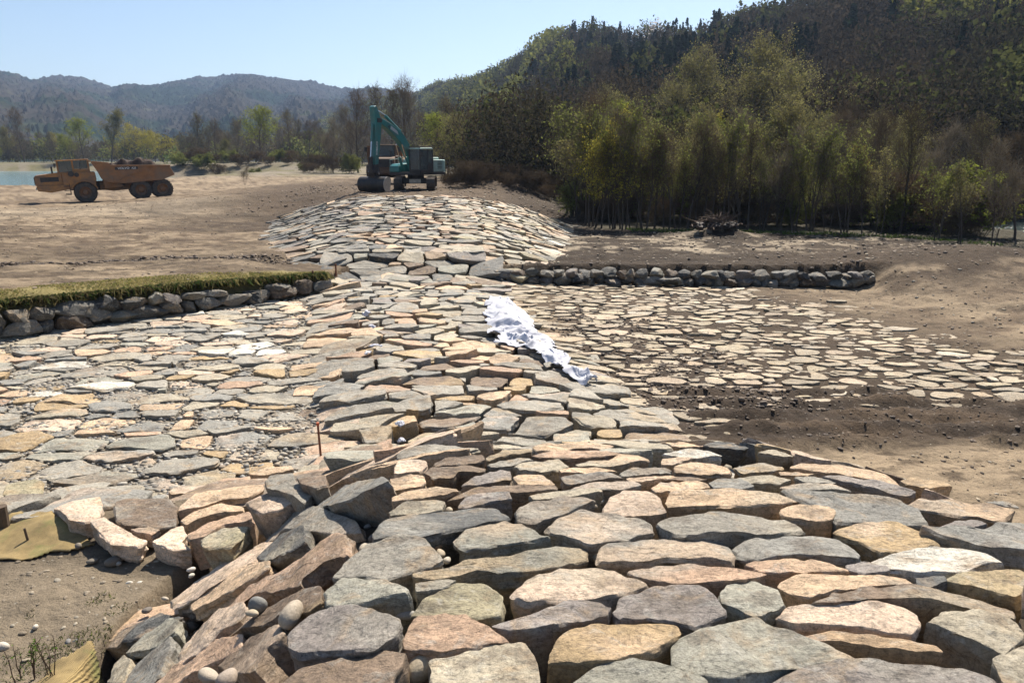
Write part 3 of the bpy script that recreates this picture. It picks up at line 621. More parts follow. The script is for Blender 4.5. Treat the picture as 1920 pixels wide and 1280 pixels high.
('b', ZC, [(245,243),(290,214),(420,212),(488,250),(400,270),(270,265)], .14, None, None),
('e', ZC, [(-10,250),(60,227),(180,227),(243,255),(120,270),(0,285)], .14, None, None),
('g', ZC, [(620,258),(700,237),(900,240),(1000,265),(850,276),(700,273)], .14, None, None),
('g', ZC, [(690,207),(800,200),(915,225),(900,238),(740,230)], .12, None, None),
('e', ZC, [(662,155),(720,125),(900,140),(1100,170),(1230,215),(1245,235),(1050,213),(830,180),(700,165)], .16, None, None),
('m', ZC, [(825,195),(900,190),(1150,233),(1338,290),(1280,308),(1150,275),(985,232)], .16, None, None),
('e', ZC, [(1242,232),(1300,210),(1500,238),(1520,252),(1400,268),(1285,255)], .14, None, None),
('b', ZC, [(1425,275),(1560,265),(1750,303),(1880,366),(1800,360),(1640,322),(1500,292)], .16, None, None),
('e', ZC, [(60,152),(180,115),(355,150),(365,188),(200,195),(72,180)], .14, None, None),
('o', ZC, [(375,160),(500,133),(640,150),(620,173),(425,188)], .12, None, None),
('e', ZC, [(613,178),(700,180),(800,190),(740,200),(625,195)], .1, None, None),
('w', ZC, [(0,82),(150,55),(325,90),(200,108),(60,92)], .12, None, None),
('d', ZC, [(212,36),(300,12),(455,50),(420,62),(275,52)], .14, None, None),
('u', ZC, [(500,76),(580,60),(695,90),(640,100)], .12, None, None),
('e', ZC, [(0,32),(120,20),(205,43),(100,50)], .12, None, None),
('n', ZC, [(0,202),(150,200),(248,214),(200,222),(0,220)], .12, None, None),
('g', ZC, [(-15,163),(45,165),(50,190),(-10,190)], .12, None, None),
('e', ZC, [(0,112),(100,102),(165,107),(60,138),(0,135)], .12, None, None),
# border stones at the edge of the channel and the left slope
('y', ZA, [(12,205),(40,125),(180,112),(243,130),(230,180),(170,228),(65,225)], .2, 'round yellow-tan flat stone at the left edge above the coir matting', 'round yellow-tan stone'),
('g', ZA, [(192,222),(330,172),(480,112),(600,102),(620,140),(560,185),(400,210),(250,230)], .2, 'long grey slab behind the pink border blocks', 'long grey border slab'),
('P', ZA, [(300,255),(400,222),(560,212),(578,270),(560,330),(470,353),(390,342)], .3, 'bright pale pink block next to the torn end of the coir matting', 'bright pale pink block'),
('n', ZA, [(642,245),(800,217),(960,227),(998,260),(990,370),(870,383),(690,375),(652,320)], .35, 'big square reddish brown block in the row bordering the sandy ground', 'square reddish brown block'),
('P', ZA, [(942,185),(1040,102),(1140,97),(1183,155),(1060,200),(960,205)], .28, 'pale pink leaning stone above the square reddish brown block', 'pale pink leaning stone'),
('e', ZA, [(1002,250),(1100,182),(1300,157),(1478,150),(1480,178),(1390,223),(1250,233),(1100,268),(992,288)], .28, 'long peach slab in the border row right of the reddish brown block', 'long peach border slab'),
('p', ZA, [(1182,133),(1380,84),(1460,92),(1475,138),(1330,148),(1192,163)], .24, None, None),
('e', ZA, [(1392,82),(1500,44),(1640,32),(1650,60),(1482,88)], .2, None, None),
('g', ZA, [(1492,130),(1520,102),(1650,82),(1660,130),(1765,180),(1700,228),(1600,182),(1502,168)], .26, 'blue-grey L-shaped stone in the border row near the crest', 'L-shaped grey stone'),
('n', ZA, [(1667,105),(1740,78),(1828,88),(1838,140),(1780,163),(1692,140)], .28, 'small brown cube-like block at the top of the border row', 'small brown cube'),
('P', ZA, [(1387,235),(1450,192),(1600,172),(1688,230),(1560,288),(1480,308),(1402,270)], .28, 'pale pink hexagonal slab between the border row and the left slope', 'pale pink hexagonal slab'),
('e', ZA, [(1000,352),(1080,295),(1240,255),(1362,262),(1370,282),(1200,312),(1100,342),(1050,370)], .24, None, None),
('p', ZA, [(1052,422),(1150,364),(1400,292),(1428,310),(1420,338),(1250,370),(1150,430),(1062,448)], .3, 'long pink wedge at the inner corner of slope and border row', 'long pink wedge'),
('y', ZA, [(1132,455),(1260,384),(1400,377),(1380,430),(1290,498),(1135,500)], .24, 'yellow-green stone in the hollow below the long pink wedge', 'yellow-green hollow stone'),
('P', ZA, [(505,352),(580,332),(690,392),(828,450),(780,488),(622,480),(545,402)], .16, 'flat pink stone with an orange paint mark beside the matting', 'paint-marked pink stone'),
('p', ZA, [(732,392),(830,377),(900,400),(850,428),(770,410)], .14, None, None),
('P', ZA, [(855,470),(960,392),(1028,377),(1048,430),(1020,470),(1078,508),(960,518)], .18, 'pale pink two-lobed stone at the edge of the sandy ground', 'two-lobed pink stone'),
('g', ZA, [(1442,442),(1600,335),(1760,275),(1925,242),(1925,270),(1800,330),(1620,400),(1455,458)], .22, None, None),
('b', ZA, [(1742,268),(1770,212),(1920,155),(2060,120),(2170,100),(2185,130),(2100,170),(1960,215),(1850,255)], .26, 'blue-grey ridged slab at the top of the left slope', 'ridged blue-grey slab'),
('d', ZA, [(1442,558),(1500,475),(1640,395),(1718,372),(1700,440),(1620,498),(1482,568)], .24, 'dark mauve slab on the left slope below a grey-tan strip', 'dark mauve slope slab'),
('P', ZA, [(965,798),(1100,685),(1300,545),(1530,442),(1548,458),(1400,580),(1250,688),(1100,788),(985,828)], .2, 'long narrow pale pink slab running down the left slope', 'narrow pale pink slope slab'),
('e', ZA, [(1060,800),(1372,602),(1500,567),(1508,600),(1400,680),(1210,785),(1080,848)], .2, None, None),
('p', ZA, [(1190,880),(1400,712),(1700,530),(1880,425),(1960,420),(1925,540),(1820,590),(1700,690),(1690,718),(1600,738),(1400,762),(1230,880)], .26, 'largest pink slab on the left slope, long with a square dark notch', 'largest pink slope slab'),
('P', ZA, [(972,1100),(1090,962),(1230,852),(1370,802),(1398,860),(1350,918),(1240,968),(1150,1058),(1002,1148)], .22, 'pale pink plate with a serrated lower edge on the left slope', 'serrated pale pink plate'),
('n', ZA, [(1240,980),(1400,892),(1600,782),(1700,735),(1800,702),(1808,795),(1740,850),(1600,870),(1500,918),(1300,978)], .24, 'brown slab with a pointed top, beside a rounded grey cobble', 'pointed brown slab'),
('G', ZA, [(712,1088),(830,962),(955,902),(1008,912),(980,968),(880,1040),(760,1088)], .18, 'grey-green plate at the foot of the left slope', 'grey-green foot plate'),
('d', ZA, [(535,1068),(700,962),(900,864),(1028,880),(860,978),(640,1056)], .16, 'long dark slate lying at the foot of the left slope on sand', 'long dark foot slate'),
('b', ZA, [(672,1270),(780,1112),(945,965),(968,1030),(900,1200),(840,1270)], .24, 'pale blue-white slab with a crumbling edge at the lower left', 'crumbling blue-white slab'),
('p', ZA, [(842,1275),(960,1162),(1180,1025),(1348,992),(1340,1048),(1180,1148),(970,1275)], .22, 'rust-red streaked slab low on the left slope', 'rust-red slab'),
('n', ZA, [(1212,1162),(1400,992),(1575,935),(1600,978),(1510,1080),(1430,1198),(1290,1200)], .3, 'big tan-brown slab with a white weathered end, above the bottom edge', 'big tan-brown slope slab'),
('u', ZA, [(600,1260),(640,1150),(700,1097),(738,1130),(690,1265)], .26, None, None),
]
def in_poly(pt, poly):
    x, y = pt; ins = False; n = len(poly); j = n - 1
    for i in range(n):
        xi, yi = poly[i]; xj, yj = poly[j]
        if (yi > y) != (yj > y) and x < (xj - xi) * (y - yi) / (yj - yi + 1e-12) + xi: ins = not ins
        j = i
    return ins
traced = []
for k, (cc, Z, poly, th, desc, anchor) in enumerate(T):
    px = [(Z[1] + x / Z[0], Z[2] + y / Z[0]) for x, y in poly]
    mx_, my_ = sum(p[0] for p in px) / len(px), sum(p[1] for p in px) / len(px); LIFT = .16 if (Z is ZA and my_ < 1030 and mx_ < 620 - (my_ - 880) * 1.4) else 0.0
    W = [hit(*p, lift=LIFT) for p in px]
    dm = sorted(np.linalg.norm(w - np.array([0, 0, EYE])) for w in W)[0]; W = [w for w in W if np.linalg.norm(w - np.array([0, 0, EYE])) < dm * 1.35 + .25]
    q = [(w[0], w[1]) for w in W]; cx = sum(w[0] for w in W) / len(W); cy = sum(w[1] for w in W) / len(W)
    nn = normal(cx, cy, .25)
    # lay the outline on the plane that touches the slope there
    c = np.array([cx, cy, Hs(cx, cy) + LIFT]); N = np.array(nn)
    if LIFT: N = np.array((0, 0, 1.)) * .6 + N * .4; N = N / np.linalg.norm(N)
    if my_ < 965 and mx_ > 730: N = N + np.array((0, -.1, 1.0)); N = N / np.linalg.norm(N)
    cam0 = np.array([0, 0, EYE]); P3 = []
    tl = Vector((rnd.uniform(-.03, .03), rnd.uniform(-.03, .03), 1)).normalized(); N2 = N + np.array((tl.x, tl.y, 0)); N2 /= np.linalg.norm(N2)
    for p in px:
        d = ray(*p); t = ((c - cam0) @ N2) / (d @ N2); w = cam0 + d * t
        if t < 0 or np.linalg.norm(w - c) > 1.3: w = c + (w - c) * (1.3 / np.linalg.norm(w - c) if t > 0 else 0)
        P3.append(w)
    P3 = np.array(P3); traced.append(dict(k=k, cc=cc, P3=P3, N=N2, th=th, desc=desc, anchor=anchor, px=px, cpx=(sum(p[0] for p in px) / len(px), sum(p[1] for p in px) / len(px)), q=[(w[0], w[1]) for w in P3]))
ORD = ['', 'second ', 'third ', 'fourth ', 'fifth ', 'sixth ', 'seventh ', 'eighth ', 'ninth ', 'tenth ', 'eleventh ', 'twelfth ']
anch = [t for t in traced if t['anchor']]; used = {}
def side_of(c, a):
    dx, dy = c[0] - a[0], c[1] - a[1]
    return ('right of' if dx > 0 else 'left of') if abs(dx) > abs(dy) * 1.6 else ('below' if dy > 0 else 'above')
def shape_word(P):
    e = np.asarray(P)[:, :2]; s = e.max(0) - e.min(0); r = s.max() / max(s.min(), .01)
    return 'long thin' if r > 2.6 else 'oblong' if r > 1.6 else 'blocky'
cnt = {}
for t in sorted((t for t in traced if not t['anchor']), key=lambda t: min(math.hypot(t['cpx'][0] - a['cpx'][0], t['cpx'][1] - a['cpx'][1]) for a in anch)):
    a = min(anch, key=lambda a: math.hypot(t['cpx'][0] - a['cpx'][0], t['cpx'][1] - a['cpx'][1])); s = side_of(t['cpx'], a['cpx'])
    key = (a['k'], s); i = cnt.get(key, 0); cnt[key] = i + 1
    t['desc'] = f"{CNAME[t['cc']]} {shape_word(t['P3'])} stone, {(ORD[i] + 'one') if i else 'nearest'} {s} the {t['anchor'] or a['anchor']}"
for t in traced:
    col = np.array(COL[t['cc']]) * rnd.uniform(.92, 1.08)
    if t['cpx'][0] < 600 and t['cpx'][1] > 940 and t['cc'] in 'ePp': col = col * 1.14
    g = 'quarried stones paving the near crest and its slopes'
    stone_object('paving_stone', t['P3'], t['N'], t['th'], t['k'] + 1, col, 3 if t['cpx'][1] > 1000 else 2, t['desc'], g)

# ---- the other stones: uneven cells laid in courses
def clip_cell(cell, a, b, off):
    "keep the side of the bisector nearer to a"
    m = (a + b) / 2 + (b - a) * off; n = b - a; out = []; L = len(cell)
    d = [(p - m) @ n for p in cell]
    for i in range(L):
        p, q_, dp, dq = cell[i], cell[(i + 1) % L], d[i], d[(i + 1) % L]
        if dp <= 0: out.append(p)
        if dp * dq < 0: out.append(p + (q_ - p) * (dp / (dp - dq)))
    return out
def cells(pts, wts, sx, sy, reach=3):
    "cells of weighted seeds; distances measured after scaling by 1/sx, 1/sy"
    S = np.array([1 / sx, 1 / sy]); P = np.asarray(pts) * S; grid = {}
    for i, p in enumerate(P): grid.setdefault((int(p[0] // 1.5), int(p[1] // 1.5)), []).append(i)
    out = []
    for i, p in enumerate(P):
        cell = [p + np.array(v) * 1.15 for v in ((-1, -1), (1, -1), (1, 1), (-1, 1))]; gx_, gy_ = int(p[0] // 1.5), int(p[1] // 1.5)
        nb = [j for a in (-2, -1, 0, 1, 2) for b in (-2, -1, 0, 1, 2) for j in grid.get((gx_ + a, gy_ + b), ()) if j != i]
        nb.sort(key=lambda j: (P[j][0] - p[0]) ** 2 + (P[j][1] - p[1]) ** 2)
        for j in nb[:18]:
            d = np.linalg.norm(P[j] - p)
            if d < 1e-6: continue
            cell = clip_cell(cell, p, P[j], (wts[i] - wts[j]) / d / 2)
            if len(cell) < 3: break
        out.append(np.array(cell) / S if len(cell) >= 3 else None)
    return out
def courses(x0, x1, y0, y1, w, h, seed, keep, ang=0.0, jit=.3):
    "seeds in brick-like courses turned by ang round the middle; returns points, (row, place)"
    r = np.random.RandomState(seed); cx, cy = (x0 + x1) / 2, (y0 + y1) / 2; L = math.hypot(x1 - x0, y1 - y0) / 2; ca, sa = math.cos(ang), math.sin(ang); out = []
    row = 0; yy = -L
    while yy < L:
        xx = -L + r.rand() * w
        while xx < L:
            a = xx + r.uniform(-jit, jit) * w; b = yy + r.uniform(-jit, jit) * h
            X = cx + ca * a - sa * b; Y = cy + sa * a + ca * b
            if x0 <= X <= x1 and y0 <= Y <= y1 and keep(X, Y): out.append((X, Y, row))
            xx += w * r.uniform(.6, 1.45)
        yy += h * r.uniform(.88, 1.12); row += 1
    return out
def near_ok(X, Y): return float(ridge(X, Y) - base(X, Y)) > .03
ZONES = []
XLf = lambda y: np.interp(y, _YE, _XL); XRf = lambda y: np.interp(y, _YE, _XR)
# name, seeds, (w, h), shrink, thickness, lift, colours, material detail
crest_w = 'ggggbGumnPep'
ZONES.append(('near', courses(-3.2, 6.6, -.6, 8.4, .62, .30, 3, lambda X, Y: near_ok(X, Y) and XLf(Y) - .05 < X < XRf(Y) + 3.5), (.62, .30), .03, .2, .0, 'eeePPpunmgbGgo', 0))
ZONES.append(('near_left', courses(-3.2, -.8, -.6, 8.4, .8, .36, 4, lambda X, Y: near_ok(X, Y) and X <= XLf(Y) - .05, .5), (.8, .36), .03, .2, .0, 'pPengmud', .5))
ZONES.append(('sill', courses(-9, 5, 8.4, 24.0, .63, .44, 5, lambda X, Y: XLf(Y) - .25 < X < XRf(Y) + .3), (.63, .44), .042, .28, .0, 'ggggggbGuuueepgnmo', 0))
ZONES.append(('left_channel', courses(-24, -1.5, 6.9, 24, .66, .42, 6, lambda X, Y: X < XLf(Y) - .35 and Y > float(bank_line(X)) + 1.0 and Y < wall_left_y(X) - .35), (.66, .42), .036, .16, .0, 'ggggbbGuuuePPepgwgo', 0))
ZONES.append(('bank', courses(-8.5, -1.9, 5.6, 9.0, .70, .42, 15, lambda X, Y: X < XLf(Y) - .1 and float(bank_line(X)) - .15 < Y < float(bank_line(X)) + 1.0), (.70, .42), .03, .3, .0, 'gPpegbun', .43))
ZONES.append(('right_channel', courses(.2, 13, 10.2, 24.3, .56, .33, 7, lambda X, Y: X > XRf(Y) + .45 and Y < 24.1 and X + .1 * math.sin(Y * 3) < np.interp(Y, [10, 11.3, 13, 18, 24], [2.6, 7.5, 11.2, 10.6, 8.2]) + .5 * math.sin(Y * 2.1) and (Y > 12.2 or X < 3.2)), (.56, .33), .036, .12, .0, 'uuuueyPugwy', 0))
ZONES.append(('mound_front', courses(-10, 0, 23.9, 26.6, .78, .50, 12, lambda X, Y: near_ok(X, Y) and XLf(Y) <= X <= XRf(Y)), (.78, .50), .035, .25, .0, 'gggbbGuuePnmd', 0))
ZONES.append(('mound_mid', courses(-10, 0, 26.6, 41.9, .66, .42, 8, lambda X, Y: near_ok(X, Y) and XLf(Y) <= X <= XRf(Y)), (.66, .42), .055, .2, .0, 'gggbbGuueeppnmd', 0))
ZONES.append(('mound_left', courses(-13, -4, 23.6, 41.9, .72, .40, 9, lambda X, Y: near_ok(X, Y) and X < XLf(Y), .62), (.72, .40), .055, .18, .0, 'gbbddgmneGu', .62))
ZONES.append(('mound_right', courses(-3.5, 6, 24.0, 41.9, .70, .38, 10, lambda X, Y: near_ok(X, Y) and X > XRf(Y), -.55), (.70, .38), .055, .18, .0, 'uuuuePeggGwy', -.55))
plist = []
def rot2(p, a): return np.array([p[0] * math.cos(a) - p[1] * math.sin(a), p[0] * math.sin(a) + p[1] * math.cos(a)])
for zn, pts, (w, h), gap, th, lift, cols, ang in ZONES:
    if not pts: continue
    r = np.random.RandomState(len(pts))
    Pn = [rot2(p[:2], -ang) for p in pts]; wt = r.uniform(-.42, .42, len(pts)) * (1 if 'mound' not in zn else .7)
    for idx, cell in enumerate(cells(Pn, wt, w, h)):
        if cell is None: continue
        c = cell.mean(0); e = cell - c; ex = np.ptp(cell, axis=0)
        if ex.min() < .10: continue
        g = gap * (.6 + .8 * r.rand()) * (1.0 if 'channel' not in zn else r.uniform(.6, 1.7))
        f = np.clip(1 - g / np.maximum(ex / 2 * .9, .05), .35, .97)
        if zn == 'right_channel': f = f * r.uniform(.76, 1.0)
        if zn == 'right_channel' and r.rand() < .06: continue
        cell = c + e * f
        if zn == 'right_channel': cell = chaikin(cell, .22)
        q = np.array([rot2(p, ang) for p in cell]); cw = q.mean(0)
        if zn.startswith('near'):
            sx_, sy_ = [], []
            hitn = sum(any(in_poly(p, t['q']) for t in traced) for p in [cw] + [cw + (v - cw) * .75 for v in q])
            if hitn > 0: continue
        elif zn == 'bank':
            if any(in_poly(cw + np.array(v), t['q']) for t in traced for v in ((0, 0), (.12, 0), (-.12, 0))): continue
        elif zn in ('sill', 'left_channel') and cw[1] < 10.5:
            if sum(any(in_poly(p, t['q']) for t in traced) for p in [cw, cw] + [cw + (v - cw) * .7 for v in q]) > 1: continue
        x, y = float(cw[0]), float(cw[1]); nn = np.array(normal(x, y, .35 if zn != 'sill' else .8)) + np.array([r.uniform(-.06, .06), r.uniform(-.06, .06), 0]) * (1.7 if zn == 'sill' else 1.6 if 'mound' in zn else 1.0 if 'channel' not in zn else .5)
        if zn == 'sill' and y < 9.8 or zn == 'bank' or zn.startswith('near') and y > 7 or zn.startswith('mound_') and zn[6] in 'lr' and y < 25: nn = nn + np.array((0, 0, 2.5))
        nn /= np.linalg.norm(nn); z = Hs(x, y) + r.uniform(-.035, .03) * (1.8 if zn == 'sill' else 1.5 if 'mound' in zn else 1)
        if zn == 'right_channel':
            ed = x - float(np.interp(y, [10, 11.3, 13, 18, 24], [2.6, 7.5, 11.2, 10.6, 8.2])); z = Hs(x, y) + .034 + r.uniform(-.012, .012) - .05 * float(ss(ed, -2.5, .5)) * r.rand()
            if r.rand() < .45 * float(ss(ed, -2.2, .6)): continue
        if zn == 'bank': z += .08
        c3 = np.array([x, y, z]); P3 = np.array([(p[0], p[1], z - (nn[0] * (p[0] - x) + nn[1] * (p[1] - y)) / nn[2]) for p in q])
        a, b, d = proj(c3); size = math.sqrt(ex[0] * ex[1]) / max(d, .5) if (d > .5 and -40 < a < 1960 and b < 1310) else 0
        plist.append(dict(zone=zn, row=pts[idx][2], P3=P3, N=nn, th=th * r.uniform(.8, 1.2) * (1.25 if zn == 'sill' and r.rand() < .4 else 1), cc=cols[r.randint(len(cols))], size=size, px=(a, b), seed=idx + 100, x=x, y=y, hide=False))
# near stones the camera cannot see do not count
for s in plist:
    if s['zone'].startswith('near') and s['size'] > 0:
        p = s['P3'].mean(0); d = ray(*s['px']); hh = hit(*s['px'])
        if np.linalg.norm(hh - p) > .5: s['size'] = 0
order = sorted(range(len(plist)), key=lambda i: -plist[i]['size'] * (1.15 if plist[i]['zone'] == 'sill' else 1)); NI = 300 - len(traced)
ind = set(order[:NI]); WORDS = {'near': 'near crest', 'near_left': 'near left slope', 'sill': 'raised stone sill', 'left_channel': 'gravelly left paving', 'bank': 'left bank edge', 'right_channel': 'muddy right paving', 'mound_mid': 'far mound', 'mound_front': 'far mound foot', 'mound_left': 'far mound', 'mound_right': 'far mound'}
NUM = ['first', 'second', 'third', 'fourth', 'fifth', 'sixth', 'seventh', 'eighth', 'ninth', 'tenth', 'eleventh', 'twelfth'] + [f'{k}th' for k in range(13, 21)] + ['21st', '22nd', '23rd'] + [f'{k}th' for k in range(24, 31)] + ['31st', '32nd', '33rd'] + [f'{k}th' for k in range(34, 60)]
rows = {}
for i in ind: rows.setdefault(plist[i]['zone'], {}).setdefault(plist[i]['row'], []).append(i)
bulk = Bulk()
for zn, rw in rows.items():
    for ri, row in enumerate(sorted(rw, key=lambda r_: -np.mean([plist[i]['px'][1] for i in rw[r_]]))):
        for ci, i in enumerate(sorted(rw[row], key=lambda i: plist[i]['px'][0])):
            s = plist[i]; s['label'] = f"{CNAME[s['cc']]} {shape_word(s['P3'])} stone, {NUM[ci]} from left in {NUM[ri]} course up of the {WORDS[zn]}"
for i, s in enumerate(plist):
    col = np.array(COL[s['cc']]) * (.85 + .3 * ((s['seed'] * 37) % 100) / 100)
    if s['zone'] == 'right_channel': col = lerp(col, np.array((.40, .32, .215)), .7) * (.75 + .5 * (s['seed'] * 13 % 17) / 17)
    if s['zone'].startswith('mound'): col = col * (.62 + .45 * (s['seed'] * 7 % 13) / 13)
    if i in ind:
        o = stone_object('paving_stone', s['P3'], s['N'], s['th'], s['seed'], col, 2, s['label'], 'quarried stones of the ' + WORDS[s['zone']])
    else:
        dt = 1 if s['y'] < 34 else 0
        w, tri, quads, bot, c, S_ = stone_arrays(s['P3'], s['N'], s['th'], s['seed'], dt)
        bulk.add(w, [tri, quads, bot], col * (1 + .08 * np.asarray(noise(w[:, 0] * 3, w[:, 1] * 3, 0, 3))[:, None]))
o = link('stone_paving', bulk.build('stone_paving', M_STONE)); tag(o, 'small flat stones paving the channel and the far mound', 'stone paving', kind='stuff')
# ------------------------------------------------------------------ pebbles, clods, walls, matting, grass
def ico(sub):
    bm = bmesh.new(); bmesh.ops.create_icosphere(bm, subdivisions=sub, radius=1); bm.verts.ensure_lookup_table()
    v = np.array([tuple(p.co) for p in bm.verts]); f = np.array([[w.index for w in q.verts] for q in bm.faces]); bm.free(); return v, f
ICO = {k: ico(k) for k in (1, 2, 3, 4)}
def pebble(b, p, r, seed, sub, col, flat=.6, rs=None):
    v, f = ICO[sub]; rs = rs or rnd
    a = rs.uniform(0, 6.28); s = np.array([r * rs.uniform(.9, 1.5), r * rs.uniform(.75, 1.0), r * flat * rs.uniform(.8, 1.2)])
    w = v * (1 + .16 * np.sin(v[:, [1]] * 2.3 + seed) * np.cos(v[:, [0]] * 1.9 + seed * 2)) * s
    tl = rs.uniform(-.35, .35); w = np.stack([w[:, 0], w[:, 1] * math.cos(tl) - w[:, 2] * math.sin(tl), w[:, 1] * math.sin(tl) + w[:, 2] * math.cos(tl)], 1)
    w = np.stack([w[:, 0] * math.cos(a) - w[:, 1] * math.sin(a), w[:, 0] * math.sin(a) + w[:, 1] * math.cos(a), w[:, 2]], 1) + np.asarray(p)
    b.add(w, [f], col)
def rock(p, s, seed, sub=2, rough=.035, ncut=15):
    "a boulder: a ball cut by random planes, then roughened"
    v, f = ICO[sub]; r = np.random.RandomState(seed); n = r.normal(size=(ncut, 3)); n /= np.linalg.norm(n, axis=1, keepdims=True); d = r.uniform(.60, .92, ncut)
    dn = v @ n.T; t = np.where(dn > .05, d / np.maximum(dn, .05), 9).min(1); t = np.minimum(t, 1.35)
    w = v * t[:, None] * (1 + rough * fbm(v[:, 0] * 3 + seed, v[:, 1] * 3, v[:, 2] * 3, 7, 3))[:, None]
    a = r.uniform(0, 6.28); w = w * np.asarray(s); ca, sa = math.cos(a) , math.sin(a)
    return w + np.asarray(p), f
PEBC = [(.34, .29, .215), (.27, .24, .19), (.40, .35, .27), (.22, .20, .17), (.31, .25, .18), (.47, .43, .36), (.25, .245, .225)]
gr = Bulk(); pr = random.Random(5)
def sprinkle(b, n, x0, x1, y0, y1, ok, rlo, rhi, lift, subf, cols, flat=.6, pw=2.0, fn=None):
    X = np.array([pr.uniform(x0, x1) for _ in range(n)]); Y = np.array([pr.uniform(y0, y1) for _ in range(n)]); Z = (fn or GR)(X, Y); K = ok(X, Y)
    for i in range(n):
        if not K[i]: continue
        r = rlo + (rhi - rlo) * pr.random() ** pw
        c = np.array(cols[pr.randrange(len(cols))]) * pr.uniform(.6, 1.0)
        pebble(b, (X[i], Y[i], Z[i] + r * flat * lift), r, i, subf(Y[i]), c, flat, pr)
nearf = lambda X, Y: ridge(X, Y) - base(X, Y) > .0
sprinkle(gr, 4200, -2.8, 4.6, .8, 9.2, nearf, .018, .062, 1.0, lambda y: 2 if y < 5 else 1, PEBC, .65)
sprinkle(gr, 1800, -2.6, 2.4, 7.0, 11.5, nearf, .02, .055, 1.2, lambda y: 1, PEBC, .65)
sprinkle(gr, 4500, -7.5, 3, 9.4, 25, nearf, .02, .07, .9, lambda y: 1, PEBC)
leftf = lambda X, Y: paved(X, Y)[1] > .4
sprinkle(gr, 15000, -9, -1.5, 7, 13.5, leftf, .015, .05, .7, lambda y: 1, PEBC)
sprinkle(gr, 11000, -17, -3, 13, 23, leftf, .02, .055, .7, lambda y: 1, PEBC)
tag(link('river_gravel', gr.build('river_gravel', M_PEB, True)), 'rounded river pebbles filling the joints between the flat stones', 'gravel', kind='stuff')

cl = Bulk(); S_ = [(.15, .105, .066), (.11, .078, .052), (.21, .15, .095), (.085, .06, .042)]; L_ = [(.30, .23, .15), (.38, .31, .21), (.22, .165, .11), (.42, .37, .29)]
bare = lambda X, Y: (paved(X, Y)[0] < .1) & (paved(X, Y)[1] < .1)
e_ = lambda X, Y: .8 * fbm(X * .8, Y * .8, 0, 5) * .5
sprinkle(cl, 3200, 2.2, 15, 9.6, 12.9, lambda X, Y: (Y + e_(X, Y) > 10) & (Y + e_(X, Y) < 12.8) & bare(X, Y), .008, .045, .2, lambda y: 1, S_, .65, 5)
sprinkle(cl, 2600, .8, 5.5, 11.5, 20, lambda X, Y: bare(X, Y) & (X - .16 * (16 - Y) < 4.5), .015, .06, .4, lambda y: 1, S_, .75, 2.4)
sprinkle(cl, 1500, 4, 15, 5, 10, bare, .01, .035, .3, lambda y: 1, L_ + S_, .6, 3)
sprinkle(cl, 2500, 0, 16, 13, 24.3, bare, .012, .05, .3, lambda y: 1, L_ + S_[:3], .6, 2.6)
sprinkle(cl, 2400, -7.5, -1.6, 4, 7.6, bare, .004, .026, .25, lambda y: 2 if y < 6 else 1, [(.30, .25, .18), (.24, .19, .13), (.33, .29, .22), (.2, .16, .11)], .5, 3.6)
sprinkle(cl, 3800, -34, -7, 18, 50, bare, .012, .07, .15, lambda y: 1, S_ + L_[:3], .45, 3.5)
sprinkle(cl, 1400, -22, -7.5, 24.8, 26.6, lambda X, Y: bare(X, Y) & (np.abs(Y - 25.6 - .35 * np.sin(X * .4) - .03 * X) < .5), .03, .1, .3, lambda y: 1, S_, .7)
sprinkle(cl, 3000, 0, 22, 24.8, 37, bare, .015, .08, .2, lambda y: 1, S_ + L_[:2], .6, 2.4)
sprinkle(cl, 1300, -16, 5, 42, 60, bare, .02, .10, .3, lambda y: 1, S_ + L_[:3], .6, 2.4)
tag(link('soil_clods', cl.build('soil_clods', M_SOIL, False)), 'clods and crumbs of dug soil on the bare ground', 'soil', kind='stuff')

